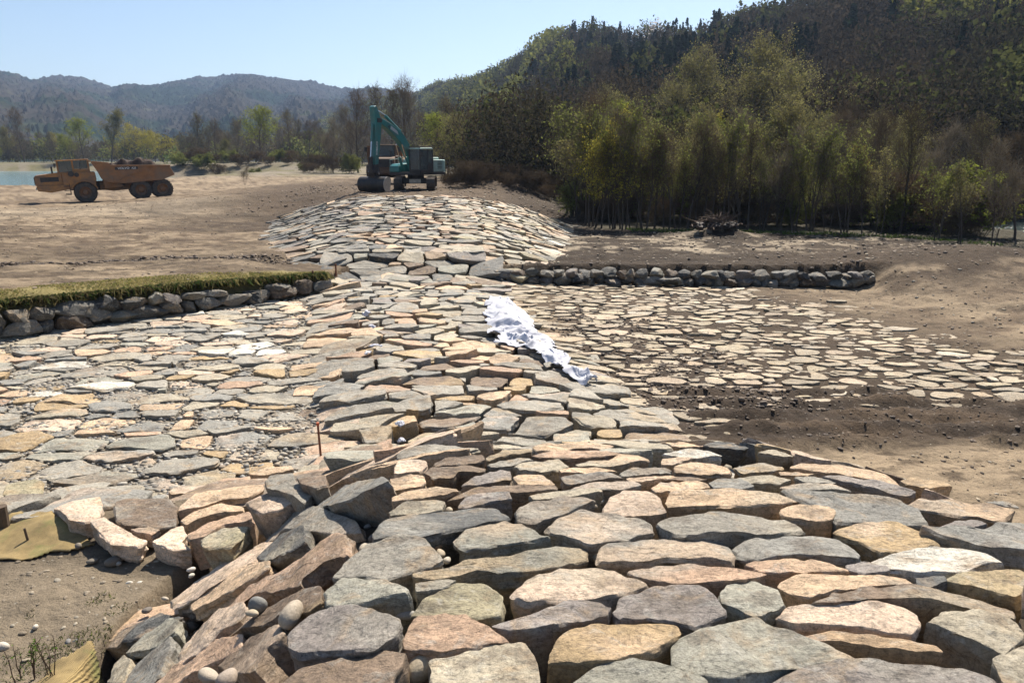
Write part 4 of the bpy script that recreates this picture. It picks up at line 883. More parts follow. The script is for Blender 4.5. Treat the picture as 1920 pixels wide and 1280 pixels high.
# cobbles one can count, wedged between the near stones or lying on the sand: (px, py, radius px, colour, label)
beige = (.36, .30, .21); greyc = (.27, .26, .23)
COB = [(699, 1137, 15, beige, 'beige egg-shaped cobble left of two others beside the lichen-spotted stone', 0), (743, 1132, 16, beige, 'upright beige cobble in the middle of three by the lichen-spotted stone', 0), (757, 1147, 17, greyc, 'tilted greyish cobble right of two others by the lichen-spotted stone', 0),
 (785, 1243, 30, beige, 'large round beige cobble between the folded pink stone and bottom buff slab', 0), (842, 955, 9, beige, 'small tan cobble beside the wide dark slab', 0), (820, 1022, 9, (.30, .2, .12), 'rusty cobble in the gap right of the triangular grey slab', 0), (826, 1035, 9, beige, 'beige cobble under the rusty one near the pale triangular stone', 0),
 (838, 1048, 9, (.38, .34, .27), 'pale cobble lowest in the gap right of the triangular grey slab', 0), (1118, 1040, 12, beige, 'beige cobble at the right end of the very long slab', 0), (1016, 988, 8, beige, 'round cobble left of the broad stained grey slab', 0),
 (1123, 938, 11, greyc, 'grey cobble left of the gabled peach stone', 0), (1112, 948, 8, beige, 'brown cobble just left of the grey one near the gabled stone', 0), (1243, 925, 8, beige, 'cobble at the upper right of the gabled peach stone', 0), (1262, 945, 8, beige, 'cobble between gabled stone and long peach slab', 0),
 (1509, 979, 11, greyc, 'grey cobble at the right end of the flat grey slab', 0), (1449, 955, 11, (.4, .3, .2), 'tan cobble ending the row in front of the long peach slab', 0), (1498, 1124, 18, (.33, .29, .22), 'flattish beige cobble left of the long curved tan slab', 0), (1426, 957, 6, beige, 'second cobble from the right in the row by the long peach slab', 0),
 (1354, 959, 9, greyc, 'widest cobble in the row in front of the long peach slab', 0), (1265, 957, 10, beige, 'leftmost pink-beige cobble of the row by the long peach slab', 0), (1283, 958, 6, beige, 'second cobble from left in the row by the long peach slab', 0), (1306, 957, 7, greyc, 'third cobble from left in the row by the long peach slab', 0),
 (483, 1130, 19, (.17, .17, .155), 'dark grey rounded cobble in the notch of the largest pink slope slab', .06), (472, 1147, 9, beige, 'small pale cobble under the dark grey one on the left slope', .06), (545, 1150, 24, (.38, .32, .24), 'long beige boulder beside the large blue-mauve slab', .03), (392, 1262, 17, (.36, .31, .24), 'pale round cobble at the bottom of the left slope', .05),
 (425, 1270, 22, (.34, .28, .22), 'pinkish cobble next to the pale one at the bottom of the slope', .05), (360, 985, 11, beige, 'tan cobble in the border row under the peach block', 0.02),
 (211, 1050, 15, (.13, .11, .085), 'dark brown stone lying alone on the sand', .02), (276, 1142, 8, (.14, .12, .10), 'small dark stone on the sand by the slope foot', .01), (242, 1093, 7, (.5, .47, .4), 'left of two white pebbles on the sand', .01), (262, 1092, 6, (.48, .45, .38), 'right of two white pebbles on the sand', .01),
 (5, 1211, 12, (.42, .38, .31), 'pale cobble on the sand at the left edge', .01), (173, 1050, 8, (.15, .13, .1), 'dark pebble left of the lone dark brown stone', .01), (222, 1055, 5, (.3, .28, .24), 'grey pebble at the foot of the lone dark stone', .01), (144, 1201, 6, (.13, .13, .12), 'dark pebble above the lower coir mat', .01),
 (128, 1202, 6, (.2, .19, .18), 'grey flat pebble left of the dark one above the lower mat', .01), (66, 1174, 6, (.5, .46, .38), 'white pebble above the leafy sapling', .01), (358, 1066, 7, (.5, .46, .4), 'upper of two pale pebbles at the foot of the slope', .01), (359, 1077, 6, (.46, .43, .36), 'lower of two pale pebbles at the foot of the slope', .01), (310, 1121, 6, (.4, .34, .26), 'tan pebble near the toe of the long narrow pink slab', .01), (146, 1022, 7, (.2, .17, .13), 'brown stone at the edge of the upper coir mat', .02)]
for k, (px, py, rp, c, lab, up) in enumerate(COB):
    p = hit(px, py, lift=-.07 if up == 0 else up); d = proj(p)[2]; r = rp * d / F
    b = Bulk(); pebble(b, (0, 0, 0), r, k, 3 if rp > 6 else 2, np.array(c), .72 if rp < 20 else .78, random.Random(k))
    o = link('river_cobble', b.build('river_cobble', M_PEB, True)); o.location = p - np.array([0, 0, .2 * r]); tag(o, lab, 'cobble', 'river cobbles')

# the two block walls
def block_wall(name, A, B, h0, h1, bs, label, seed, inner):
    A = Vector(A); B = Vector(B); L = (B - A).length; d = (B - A) / L; root = empty(name, (A.x, A.y, float(base(A.x - inner[0], A.y - inner[1]))))
    tag(root, label, 'stone wall', 'low boulder walls beside the channel'); r = random.Random(seed); n = 0; k = 0
    for row in range(4):
        s = r.uniform(0, bs)
        while s < L:
            w = bs * r.uniform(.6, 1.45); t = (s + w / 2) / L; hh = h0 + (h1 - h0) * t; ch = bs * .62
            z0 = row * ch * .9 + r.uniform(-.05, .04)
            if z0 < hh - ch * .35 and n < 99:
                p = A + d * (s + w / 2); fx = p.x - inner[0] * .15; fy = p.y - inner[1] * .15; zb = float(base(p.x - inner[0] * .9, p.y - inner[1] * .9))
                hgt = min(ch, hh - z0 + ch * .15) 
                sub = 3; v, f = rock((0, 0, 0), (w * .60, .26 * r.uniform(.85, 1.2), hgt * .66), seed * 100 + n, sub, .06, 13)
                ca, sa = d.x, d.y; yy = v[:, 1] + r.uniform(-.05, .05); v = np.stack([v[:, 0] * ca - yy * sa, v[:, 0] * sa + yy * ca, v[:, 2]], 1)
                loc = np.array([fx + inner[0] * (row * .07), fy + inner[1] * (row * .07), zb + z0 + hgt * .5])
                bb = Bulk(); c = np.array(COL[r.choice('gggbbddmnGu')]) * r.uniform(.28, .6)
                bb.add(v, [f], c * (1 + .12 * np.asarray(noise(v[:, 0] * 4, v[:, 1] * 4, v[:, 2] * 4, n))[:, None]))
                me = bb.build('boulder', M_STONE, True); me.set_sharp_from_angle(angle=math.radians(24)); o = link('boulder', me, root); o.location = Vector(loc) - root.location; n += 1
            s += w * .97
    return root
block_wall('boulder_wall', (-14.6, 15.2), (-6.0, 23.1), .74, .34, .54, 'grey boulder wall under a grassy edge, left of the far mound', 3, (-.68, .73))
block_wall('boulder_wall', (-.6, WALL_R), (11.9, WALL_R), .46, .5, .42, 'low grey boulder wall below the dark dirt terrace right of the mound', 4, (0, 1))

# grass and straw on the edge above the left wall, tufts on the near bank
def blades(b, n, sampler, lo, hi, cols, wid=.012, droop=.5, rs=pr):
    V = []; Cc = []
    for i in range(n):
        x, y, z, dr = sampler(); h = rs.uniform(lo, hi); a = rs.uniform(0, 6.28); w = wid * rs.uniform(.6, 1.3)
        dx, dy = math.cos(a) * w, math.sin(a) * w; lx, ly = rs.uniform(-1, 1) * h * droop + dr[0] * h, rs.uniform(-1, 1) * h * droop + dr[1] * h; up = dr[2]
        V += [(x - dx, y - dy, z), (x + dx, y + dy, z), (x + lx * .5 + dx * .6, y + ly * .5 + dy * .6, z + h * (.6 if up > 0 else .25)), (x + lx, y + ly, z + h * up)]
        Cc += [np.array(cols[rs.randrange(len(cols))]) * rs.uniform(.7, 1.3)] * 4
    V = np.array(V); k = np.arange(n)[:, None] * 4; b.add(V, [np.concatenate([k + np.array([[0, 1, 2]]), k + np.array([[0, 2, 3]])])], np.array(Cc))
M_GRASS = leaf_mat('grass blades', None, .35, .2, True)
g = Bulk(); STRAW = [(.36, .30, .12), (.30, .27, .10), (.42, .35, .17), (.22, .24, .08)]; GREEN = [(.055, .08, .025), (.04, .06, .02), (.085, .10, .035), (.12, .10, .05)]
def on_edge():
    x = pr.uniform(-14.5, -6.0); w = 1.3 * min(1, (-5.4 - x) / 5); t = pr.random(); y = wall_left_y(x) + .42 + w * t
    return x, y, float(_gr(x, y)), (0, 0, .55)
def hang():
    x = pr.uniform(-14.5, -5.9); y = wall_left_y(x) + pr.uniform(.02, .5); return x, y, float(_gr(x, wall_left_y(x) + .6)) - pr.uniform(-.02, .05), (pr.uniform(.2, .9), -pr.uniform(.3, 1.2), -pr.uniform(.0, .9))
def _gr(x, y): return Hs(x, y) + .0
blades(g, 9000, on_edge, .03, .09, STRAW, .012, .9)
blades(g, 7000, hang, .04, .22, GREEN + [(.16, .15, .06), (.22, .19, .08), (.10, .085, .04)], .010, .9)
def tuft(px, py, r):
    p = hit(px, py); 
    return lambda: (lambda a, q: (p[0] + math.cos(a) * q, p[1] + math.sin(a) * q, float(GR(p[0] + math.cos(a) * q, p[1] + math.sin(a) * q)) - .005, (0, 0, .8)))(pr.uniform(0, 6.28), r * math.sqrt(pr.random()))
for px, py, r, n in ((192, 1127, .10, 90), (222, 1148, .10, 50), (200, 1192, .08, 60), (160, 1208, .16, 160), (110, 1225, .22, 300), (40, 1248, .25, 300), (115, 1000, .06, 40), (30, 960, .12, 80), (60, 1150, .05, 20), (140, 1245, .1, 60)):
    blades(g, n, tuft(px, py, r), .012, .035, GREEN + [(.16, .19, .05)], .004, 1.0)
def verge():
    x = pr.uniform(6, 20); y = np.interp(x, [6, 12, 16, 18, 20], [37.5, 36.2, 34.6, 33.6, 30]) + pr.uniform(-.3, 1.6); return x, y, float(H(x, y)), (0, 0, .8)
blades(g, 2600, verge, .05, .18, [(.07, .11, .03), (.09, .13, .035), (.06, .08, .03)], .03, .8)
tag(link('grass', g.build('grass', M_GRASS)), 'short green and straw-coloured grass on the banks', 'grass', kind='stuff')

# coir mats
m, n, l, b = new_mat('coir fibre'); P = pos(n)
w1 = n.new('ShaderNodeTexWave'); w1.inputs['Scale'].default_value = 28; w1.inputs['Distortion'].default_value = 3; l.new(P, w1.inputs['Vector'])
w2 = n.new('ShaderNodeTexWave'); w2.bands_direction = 'Y'; w2.inputs['Scale'].default_value = 28; w2.inputs['Distortion'].default_value = 3; l.new(P, w2.inputs['Vector'])
c = mix(n, l, (.34, .25, .11), ramp(n, l, nz(n, l, P, 5, 6, .7), [(.3, .6), (.7, 1.25)])); c = mix(n, l, c, ramp(n, l, w1.outputs['Fac'], [(.1, .6), (.5, 1.05)]), .6); c = mix(n, l, c, ramp(n, l, w2.outputs['Fac'], [(.1, .6), (.5, 1.05)]), .6)
c = mix(n, l, c, (.14, .17, .05), ramp(n, l, nz(n, l, P, 3, 5, .7), [(.52, 0.0), (.66, .6)]), 'MIX')
l.new(c, b.inputs['Base Color']); b.inputs['Roughness'].default_value = 1; bump(n, l, b, w1.outputs['Fac'], .6, .01); M_COIR = m
def sheet(name, pxs, step, zf, mat, label, cat, group=None, lift=0.0, two=False):
    W = [hit(*p, lift=lift) for p in pxs]; q = [(w[0], w[1]) for w in W]; x0, x1 = min(p[0] for p in q), max(p[0] for p in q); y0, y1 = min(p[1] for p in q), max(p[1] for p in q)
    nx, ny = int((x1 - x0) / step) + 2, int((y1 - y0) / step) + 2; X = x0 + np.arange(nx) * step; Y = y0 + np.arange(ny) * step; XX, YY = np.meshgrid(X, Y); ins = np.array([[in_poly((x + .03 * math.sin(y * 21 + x * 9), y + .03 * math.sin(x * 17)), q) for x in X] for y in Y]); Z = zf(XX, YY)
    idx = -np.ones((ny, nx), int); V = []; Fc = []
    for j in range(ny - 1):
        for i in range(nx - 1):
            if ins[j, i] and ins[j, i + 1] and ins[j + 1, i] and ins[j + 1, i + 1]:
                for a, b_ in ((j, i), (j, i + 1), (j + 1, i + 1), (j + 1, i)):
                    if idx[a, b_] < 0: idx[a, b_] = len(V); V.append((XX[a, b_], YY[a, b_], Z[a, b_]))
                Fc.append((idx[j, i], idx[j, i + 1], idx[j + 1, i + 1], idx[j + 1, i]))
    V = np.array(V); c = V.mean(0); me = mesh_np(name, V - c, np.array(Fc).ravel(), np.full(len(Fc), 4), mat, smooth=True); o = link(name, me, None, c)
    md = o.modifiers.new('thick', 'SOLIDIFY'); md.thickness = .008; tag(o, label, cat, group); return o
mz = lambda x, y: GR(x, y) + .02 + .012 * fbm(x * 5, y * 5, 0, 91, 3)
sheet('coir_mat', [(-90, 950), (20, 963), (90, 972), (125, 982), (172, 1000), (182, 1018), (125, 1030), (40, 1046), (-90, 1060)], .03, lambda x, y: mz(x, y) + .08 * np.exp(-(((x + 4.35) / .35) ** 2 + ((y - 6.55) / .3) ** 2)), M_COIR, 'golden brown coir mat pegged beside the pink border blocks', 'coir mat', 'coir erosion mats on the near bank')
sheet('coir_mat', [(30, 1330), (90, 1258), (128, 1232), (180, 1214), (200, 1222), (192, 1260), (170, 1330)], .02, lambda x, y: mz(x, y) + .01, M_COIR, 'tan coir mat at the bottom edge left of the slope', 'coir mat', 'coir erosion mats on the near bank')

# stakes
M_WOOD = flat_mat('weathered wood', (.10, .07, .045), .9, bmp=.004, scale=18); M_RUST = flat_mat('rusty bar', (.16, .06, .03), .8, scale=20); M_ORANGE = flat_mat('orange paint', (.4, .09, .03), .6)
def stake(px, py, top, rad, name, mat, label, cat, tip=None, lean=(.02, .0)):
    p = hit(px, py); d = proj(p)[2]; h = (py - top) * d / F / math.cos(TILT * .5); o = empty(name, tuple(p - np.array([0, 0, .05]))); tag(o, label, cat)
    MB().tube([(0, 0, 0), (lean[0] * h * .5, lean[1] * h, h * .5), (lean[0] * h, lean[1] * h, h + .05)], [rad, rad * .97, rad * .92], 10).build('shaft', mat, o, smooth=True)
    if tip: MB().tube([(lean[0] * h, lean[1] * h, h + .045 - tip[1]), (lean[0] * h, lean[1] * h, h + .053)], [rad * 1.25, rad * 1.25], 10).build('painted_tip', tip[0], o, smooth=True)
    return o
stake(602, 858, 789, .016, 'survey_stake', M_RUST, 'rusty survey bar with an orange tip standing in the left paving', 'stake', (M_ORANGE, .035), (-.03, 0))
stake(8, 992, 945, .055, 'wooden_post', M_WOOD, 'thick dark wooden post at the left edge beside the coir mat', 'post')
stake(55, 1014, 988, .012, 'wooden_peg', M_WOOD, 'thin leaning wooden peg stuck through the upper coir mat', 'peg', None, (-.2, 0))
stake(587, 526, 507, .03, 'survey_stake', M_RUST, 'short rusty stake at the left foot of the far mound', 'stake')
stake(630, 515, 495, .03, 'survey_stake', M_RUST, 'rusty stake among the lowest stones of the far mound', 'stake')

# young saplings at the lower left
M_LEAF = leaf_mat('fresh leaves', (.12, .20, .045)); M_TWIG = flat_mat('twig bark', (.085, .055, .035), .9)
def sapling(px, top, stems, label, leaves, seed):
    r = random.Random(seed); p = hit(px, 1275); p = hit(px, 1275, lift=0); o = empty('sapling', tuple(p)); tag(o, label, 'sapling', 'young saplings on the near bank'); d = proj(p)[2]; h = (1275 - top) * d / F * .95
    mb = MB(); V = []; Fc = []
    for s in range(stems):
        a = r.uniform(0, 6.28); x, y = math.cos(a) * .02, math.sin(a) * .02; hh = h * r.uniform(.7, 1); lx, ly = r.uniform(-.22, .16) * hh, r.uniform(-.1, .1) * hh
        pts = [(x + lx * t + .006 * math.sin(t * 9 + s), y + ly * t, hh * t - .02) for t in (0, .25, .5, .75, 1)]; mb.tube(pts, [.005, .004, .0035, .0025, .0015], 5)
        for k in range(5):
            t = r.uniform(.3, .95); b_ = Vector((x + lx * t, y + ly * t, hh * t)); e = b_ + Vector((r.uniform(-1, 1), r.uniform(-1, 1), r.uniform(.3, 1))).normalized() * hh * r.uniform(.1, .22); mb.tube([b_, (b_ + e) / 2 + Vector((0, 0, .004)), e], [.002, .0015, .001], 4)
            for q in range(leaves):
                c0 = b_.lerp(e, r.uniform(.3, 1)); u = Vector((r.uniform(-1, 1), r.uniform(-1, 1), r.uniform(-.3, .6))).normalized() * r.uniform(.012, .024); w = u.cross(Vector((r.uniform(-1, 1), r.uniform(-1, 1), 1))).normalized() * u.length * .35
                i = len(V); V += [c0, c0 + u * .5 + w, c0 + u, c0 + u * .5 - w]; Fc.append((i, i + 1, i + 2, i + 3))
    mb.build('stem', M_TWIG, o, smooth=True)
    if V: me = bpy.data.meshes.new('leaves'); me.from_pydata([tuple(v) for v in V], [], Fc); me.materials.append(M_LEAF); link('leaves', me, o)
sapling(58, 1178, 3, 'leafy green sapling with dark stems at the lower left', 5, 1)
sapling(100, 1165, 4, 'almost bare reddish sapling right of the leafy one', 1, 2)
sapling(35, 1195, 3, 'thin bare sapling at the far left bottom corner', 1, 3)

# geotextile lying across the stones, and torn scraps
m, n, l, b = new_mat('white geotextile'); l.new(mix(n, l, (.56, .57, .62), ramp(n, l, nz(n, l, pos(n), 3.5, 6, .7), [(.3, .6), (.55, 1.0)])), b.inputs['Base Color']); b.inputs['Roughness'].default_value = .85; bump(n, l, b, nz(n, l, pos(n), 30, 4), .3, .01); M_CLOTH = m
cen = [(935, 562), (945, 582), (962, 604), (968, 622), (976, 636), (1012, 648), (1042, 664), (1052, 684), (1078, 700), (1112, 718)]; wid = [20, 44, 48, 52, 58, 44, 34, 22, 28, 18]
W = [hit(*p, lift=.05) for p in cen]; wl_ = [w_ * proj(p)[2] / F for w_, p in zip(wid, W)]; NS, NW = 170, 46; V = []
for i in range(NS):
    t = i / (NS - 1) * (len(W) - 1); k = min(int(t), len(W) - 2); f = t - k; c = W[k] * (1 - f) + W[k + 1] * f; d = W[k + 1] - W[k]; s = np.array([d[1], -d[0], 0]) / math.hypot(d[0], d[1]); s = s * .55 + np.array([.45, 0, 0]) * np.sign(s[0] or 1); w_ = wl_[k] * (1 - f) + wl_[k + 1] * f
    for j in range(NW):
        u = j / (NW - 1) * 2 - 1; u = u * (1 + .30 * float(noise(i * .09, np.sign(u) * 2, 0, 5))) + .1 * float(noise(i * .3, 7, 0, 6)); p = c + s * w_ * u
        fold = .16 * (1 - abs(float(noise(p[0] * 1.7 + p[1] * 1.1, p[1] * 2.6, 0, 12)))) ** 4 + .07 * (1 - abs(float(noise(p[0] * 4 - p[1], p[1] * 6, 0, 14)))) ** 4 + .07 * float(noise(p[0] * 1.8, p[1] * 1.8, 0, 15))
        V.append((p[0] + .06 * float(noise(i * .14, j * .14, 0, 8)), p[1] + .08 * float(noise(i * .14, j * .14, 0, 9)), Hs(p[0], p[1]) + .035 + fold * (1 - .6 * abs(u) ** 3)))
V = np.array(V); c0 = V.mean(0); q = np.array([[i * NW + j, i * NW + j + 1, (i + 1) * NW + j + 1, (i + 1) * NW + j] for i in range(NS - 1) for j in range(NW - 1) if abs(j / (NW - 1) * 2 - 1) < .84 + .35 * float(noise(i * .16, j * .05, 0, 44))])
o = link('geotextile_strip', mesh_np('geotextile_strip', V - c0, q.ravel(), np.full(len(q), 4), M_CLOTH, smooth=True), None, c0); o.modifiers.new('thick', 'SOLIDIFY').thickness = .006
tag(o, 'long crumpled white fabric strip lying along the right side of the stone sill', 'fabric')
def scrap(px, py, w, h, label, seed):
    p = hit(px, py, lift=.02); d = proj(p)[2]; w *= d / F; h *= d / F; V = []; N = 16
    for i in range(N):
        for j in range(N):
            u, v = i / (N - 1) * 2 - 1, j / (N - 1) * 2 - 1; k = 1 - .35 * abs(u * v); V.append((u * w * k + .1 * w * float(noise(u * 2, v * 2, seed, 3)), v * h * .9 * k, h * (.6 * (1 - u * u) * (1 - v * v * .5) + .5 * (1 - abs(float(noise(u * 2 + seed, v * 2, 0, 4)))) ** 2)))
    V = np.array(V); q = np.array([[i * N + j, (i + 1) * N + j, (i + 1) * N + j + 1, i * N + j + 1] for i in range(N - 1) for j in range(N - 1)])
    o = link('fabric_scrap', mesh_np('fabric_scrap', V, q.ravel(), np.full(len(q), 4), M_CLOTH, smooth=True), None, p); o.rotation_euler = (0, 0, seed * 1.1); o.modifiers.new('thick', 'SOLIDIFY').thickness = .004
    tag(o, label, 'fabric scrap', 'scraps of white fabric on the stones')
scrap(688, 592, 9, 11, 'upright white scrap, the farthest one up the sill', 1); scrap(698, 614, 13, 6, 'curled white scrap just below the farthest one', 2); scrap(704, 650, 14, 6, 'white scrap lying level beside the sill edge', 3)
scrap(690, 663, 11, 6, 'white scrap under the level one at the sill edge', 4); scrap(750, 798, 12, 10, 'pointed bright white scrap nearest the near crest', 5); scrap(753, 828, 8, 8, 'small grey-white scrap tucked below the pointed one', 6)

# heap of roots and sticks on the terrace
o = empty('brush_heap', (9.4, 34.3, Hs(9.4, 34.3) - .05)); tag(o, 'dark heap of roots and broken branches on the terrace before the wood', 'brush heap'); mb = MB(); rb = random.Random(8)
for k in range(130):
    a = rb.uniform(0, 6.28); q = rb.uniform(0, 1.3) * rb.random(); x, y = math.cos(a) * q * 1.7, math.sin(a) * q * .9; e = Vector((rb.uniform(-1, 1), rb.uniform(-1, 1), rb.uniform(-.1, .35))).normalized() * rb.uniform(.25, .8); b_ = Vector((x, y, .1 + .35 * max(0, 1 - q)))
    r_ = rb.uniform(.008, .035); mb.tube([b_, b_ + e * .5 + Vector((0, 0, rb.uniform(-.05, .08))), b_ + e], [r_, r_ * .7, r_ * .3], 5)
mb.build('brushwood', M_TWIG, o, smooth=True)
bb = Bulk()
for k in range(9): v, f = rock((rb.uniform(-1.2, 1.2), rb.uniform(-.5, .5), .12), (rb.uniform(.2, .45), rb.uniform(.2, .4), rb.uniform(.12, .25)), 300 + k, 3, .30, 30); bb.add(v, [f], np.array((.038, .027, .02)))
link('root_ball', bb.build('root_ball', M_SOIL), o)
# ------------------------------------------------------------------ machines
M_ORG = flat_mat('faded orange paint', (.40, .175, .04), .5, var=.25, scale=2.5, dirt=(.15, .105, .07), dirt_amt=.8, bmp=.003)
M_RUSTB = flat_mat('worn body steel', (.27, .125, .045), .65, var=.25, scale=2, dirt=(.17, .125, .085), dirt_amt=.8, bmp=.004)
M_RIM = flat_mat('dusty orange rim', (.22, .10, .035), .7, var=.25, scale=4, dirt=(.12, .09, .065), dirt_amt=.9)
M_RUSTD = flat_mat('dirty brown paint', (.13, .075, .04), .8, var=.25, scale=2, dirt=(.12, .085, .06), dirt_amt=.8)
M_TYRE = flat_mat('dusty tyre', (.045, .038, .032), .9, var=.3, scale=8, dirt=(.13, .10, .07), dirt_amt=.6)
M_BLK = flat_mat('black machine parts', (.018, .018, .018), .6, dirt=(.08, .06, .045), dirt_amt=.5)
M_GLASS = glass_mat(); M_TEAL = flat_mat('teal paint', (.018, .17, .165), .38, var=.15, scale=2, dirt=(.10, .085, .06), dirt_amt=.45)
M_PTEAL = flat_mat('pale green paint', (.30, .45, .40), .45, var=.15, scale=2, dirt=(.2, .16, .11), dirt_amt=.5)
M_STEEL = flat_mat('bright steel', (.55, .55, .55), .25, 1.0, .1); M_TRACK = flat_mat('track steel', (.05, .042, .036), .65, .3, .3, 9, (.14, .10, .07), .7)
M_DSTEEL = flat_mat('dark bucket steel', (.022, .021, .021), .5, .3, .3, 5, (.12, .09, .06), .35); M_WORN = flat_mat('worn edge steel', (.42, .38, .32), .5, .4, .3, 6)
M_WHITE = flat_mat('white lettering', (.75, .75, .72), .5, var=.1); M_DSTRIPE = flat_mat('dark stripe', (.03, .03, .035), .5, var=.1); M_PANEL = flat_mat('grey decal', (.35, .38, .38), .5, var=.1)
def text_mesh(name, s, size, mat, parent, loc, rot, squash=1.0):
    cu = bpy.data.curves.new(name, 'FONT'); cu.body = s; cu.size = size; cu.extrude = .004; cu.align_x = 'CENTER'; cu.align_y = 'CENTER'; cu.offset = size * .012
    t = bpy.data.objects.new(name, cu); C.objects.link(t); dg = bpy.context.evaluated_depsgraph_get(); me = bpy.data.meshes.new_from_object(t.evaluated_get(dg)); bpy.data.objects.remove(t)
    me.materials.clear(); me.materials.append(mat); o = link(name, me, parent); o.location = loc; o.rotation_euler = rot; o.scale = (squash, 1, 1); return o
def wheel(parent, x, y, r=.75, w=.58, side=1, name='wheel'):
    e = MB(); pr_ = [(r * .56, -w * .5), (r * .80, -w * .5), (r * .93, -w * .46), (r * .985, -w * .34), (r, -w * .1), (r, w * .1), (r * .985, w * .34), (r * .93, w * .46), (r * .80, w * .5), (r * .56, w * .5)]
    e.lathe(pr_, 0, 40)
    for k in range(24):                                    # lugs
        a = k * math.pi / 12
        for s in (-1, 1):
            M = Matrix.Rotation(-(a + s * .06), 4, 'Y'); v = [Vector((rr_, yy, zz)) for rr_ in (r * .96, r * 1.03) for yy in ((.02, w * .44) if s > 0 else (-w * .44, -.02)) for zz in (-.05, .05)]
            e.add([M @ p for p in v], [(0, 1, 3, 2), (4, 6, 7, 5), (0, 4, 5, 1), (2, 3, 7, 6), (0, 2, 6, 4), (1, 5, 7, 3)])
    t = e.build(name, M_TYRE, parent, smooth=True); t.location = (x, y, r * .985)
    f = MB(); d = side; f.lathe([(r * .57, -d * w * .30), (r * .57, d * w * .42), (r * .52, d * w * .44), (r * .47, d * w * .28), (r * .30, d * w * .20), (r * .24, d * w * .34), (r * .10, d * w * .40), (.001, d * w * .40)], 0, 28)
    for k in range(10):
        a = k * math.pi / 5; f.lathe([(.022, d * w * .22), (.022, d * w * .30), (.001, d * w * .30)], 0, 6, r * .38 * math.cos(a), r * .38 * math.sin(a))
    f.build('rim', M_RIM, t, smooth=True); return t
def make_truck(label):
    root = empty('dump_truck', (0, 0, 0)); tag(root, label, 'dump truck')
    HW = 1.2
    mb = MB(); mb.prism([(9.55, 1.42), (9.55, 2.10), (9.45, 2.16), (7.75, 2.34), (7.75, 1.30), (9.2, 1.30)], -.95, .95); h = mb.build('engine_hood', M_ORG, root, .03)
    mb = MB(); mb.box(9.552, 9.60, -.80, .80, 1.48, 2.04); [mb.box(9.60, 9.615, -.78, .78, 1.53 + k * .085, 1.56 + k * .085) for k in range(6)]; mb.build('grille', M_BLK, h, .006)
    for s in (-1, 1): MB().box(8.0, 9.2, s * .953 - .006, s * .953 + .006, 1.66, 2.0).build('vent_panel', M_BLK, h)
    mb = MB(); mb.prism([(9.45, 1.02), (9.5, 1.38), (7.35, 1.40), (7.35, 1.05), (8.6, .88)], -1.2, 1.2); mb.build('front_frame', M_ORG, root, .03)
    for s in (-1, 1):
        mb = MB(); mb.box(9.50, 9.56, s * .95 - .14, s * .95 + .14, 1.12, 1.30); mb.build('headlight', M_PANEL, root, .01)
        # mudguard arc
        mb = MB(); A = [math.radians(a) for a in range(20, 166, 12)]; p = [(6.40 + .95 * math.cos(a), .76 + .92 * math.sin(a)) for a in A] + [(6.40 + .87 * math.cos(a), .76 + .84 * math.sin(a)) for a in A[::-1]]
        mb.prism(p, s * .85, s * 1.42) if s > 0 else mb.prism(p, -1.42, -.85); mb.build('fender', M_ORG, root, .01)
        mb = MB(); [mb.box(7.35 + .04 * 0, 7.75, s * 1.25 - .12, s * 1.25 + .12, z, z + .04) for z in (.62, .95, 1.28)]; mb.tube([(7.37, s * 1.36, .62), (7.37, s * 1.36, 1.5)], .02, 6); mb.build('step', M_BLK, root)
    # bay under the cab
    mb = MB(); mb.prism([(7.75, 1.2), (7.75, 2.28), (5.55, 2.28), (5.50, 1.75), (5.62, 1.2), (5.8, .95), (7.3, .95)], -1.15, 1.15); mb.build('cab_base', M_ORG, root, .04)
    mb = MB(); mb.lathe([(.001, -.25), (.2, -.25), (.2, .22), (.001, .22)], 1.12, 18, 7.15, 2.18); mb.lathe([(.001, -.2), (.16, -.2), (.16, .2), (.001, .2)], 1.12, 18, 6.78, 2.10); mb.build('air_filter', M_BLK, root, smooth=True)
    mb = MB(); mb.box(8.3, 8.42, .55, .67, 2.2, 2.75); mb.build('exhaust_pipe', M_BLK, root, .02)
    # cab: posts, panels, roof, glass
    cab = MB(); y0, y1 = -.78, .95; xf, xb = 7.95, 5.90; zb, zt = 2.24, 3.14
    for x, y in ((xf, y0), (xf, y1), (xb, y0), (xb, y1), (6.95, y0), (6.95, y1)): cab.box(x - .055, x + .055, y - .04, y + .04, zb, zt)
    cab.box(xb - .05, xf + .05, y0 - .04, y1 + .04, zb - .04, zb + .10); cab.box(xb - .05, 6.9, y0 - .03, y1 + .03, zb + .1, zb + .28)
    cb = cab.build('cab', M_ORG, root, .012)
    MB().prism([(xf + .14, zt), (xf + .12, zt + .07), (xb - .02, zt + .11), (xb - .1, zt)], y0 - .10, y1 + .10).build('roof', M_ORG, cb, .03)
    gl = MB(); gl.box(xf - .012, xf + .012, y0 + .04, y1 - .04, zb + .1, zt); gl.box(xb - .012, xb + .012, y0 + .04, y1 - .04, zb + .3, zt)
    for y in (y0, y1): gl.box(7.0, xf - .06, y - .01, y + .01, zb + .1, zt - .02); gl.box(xb + .06, 6.9, y - .01, y + .01, zb + .30, zt - .02)
    gl.build('window', M_GLASS, cb)
    st = MB(); st.box(6.45, 6.95, -.25, .3, 2.3, 2.5); st.box(6.4, 6.52, -.25, .3, 2.5, 3.0); st.build('seat', M_BLK, cb, .04); MB().tube([(7.25, .02, 2.45), (7.4, .02, 2.72)], .03, 8).build('steering_column', M_BLK, cb)
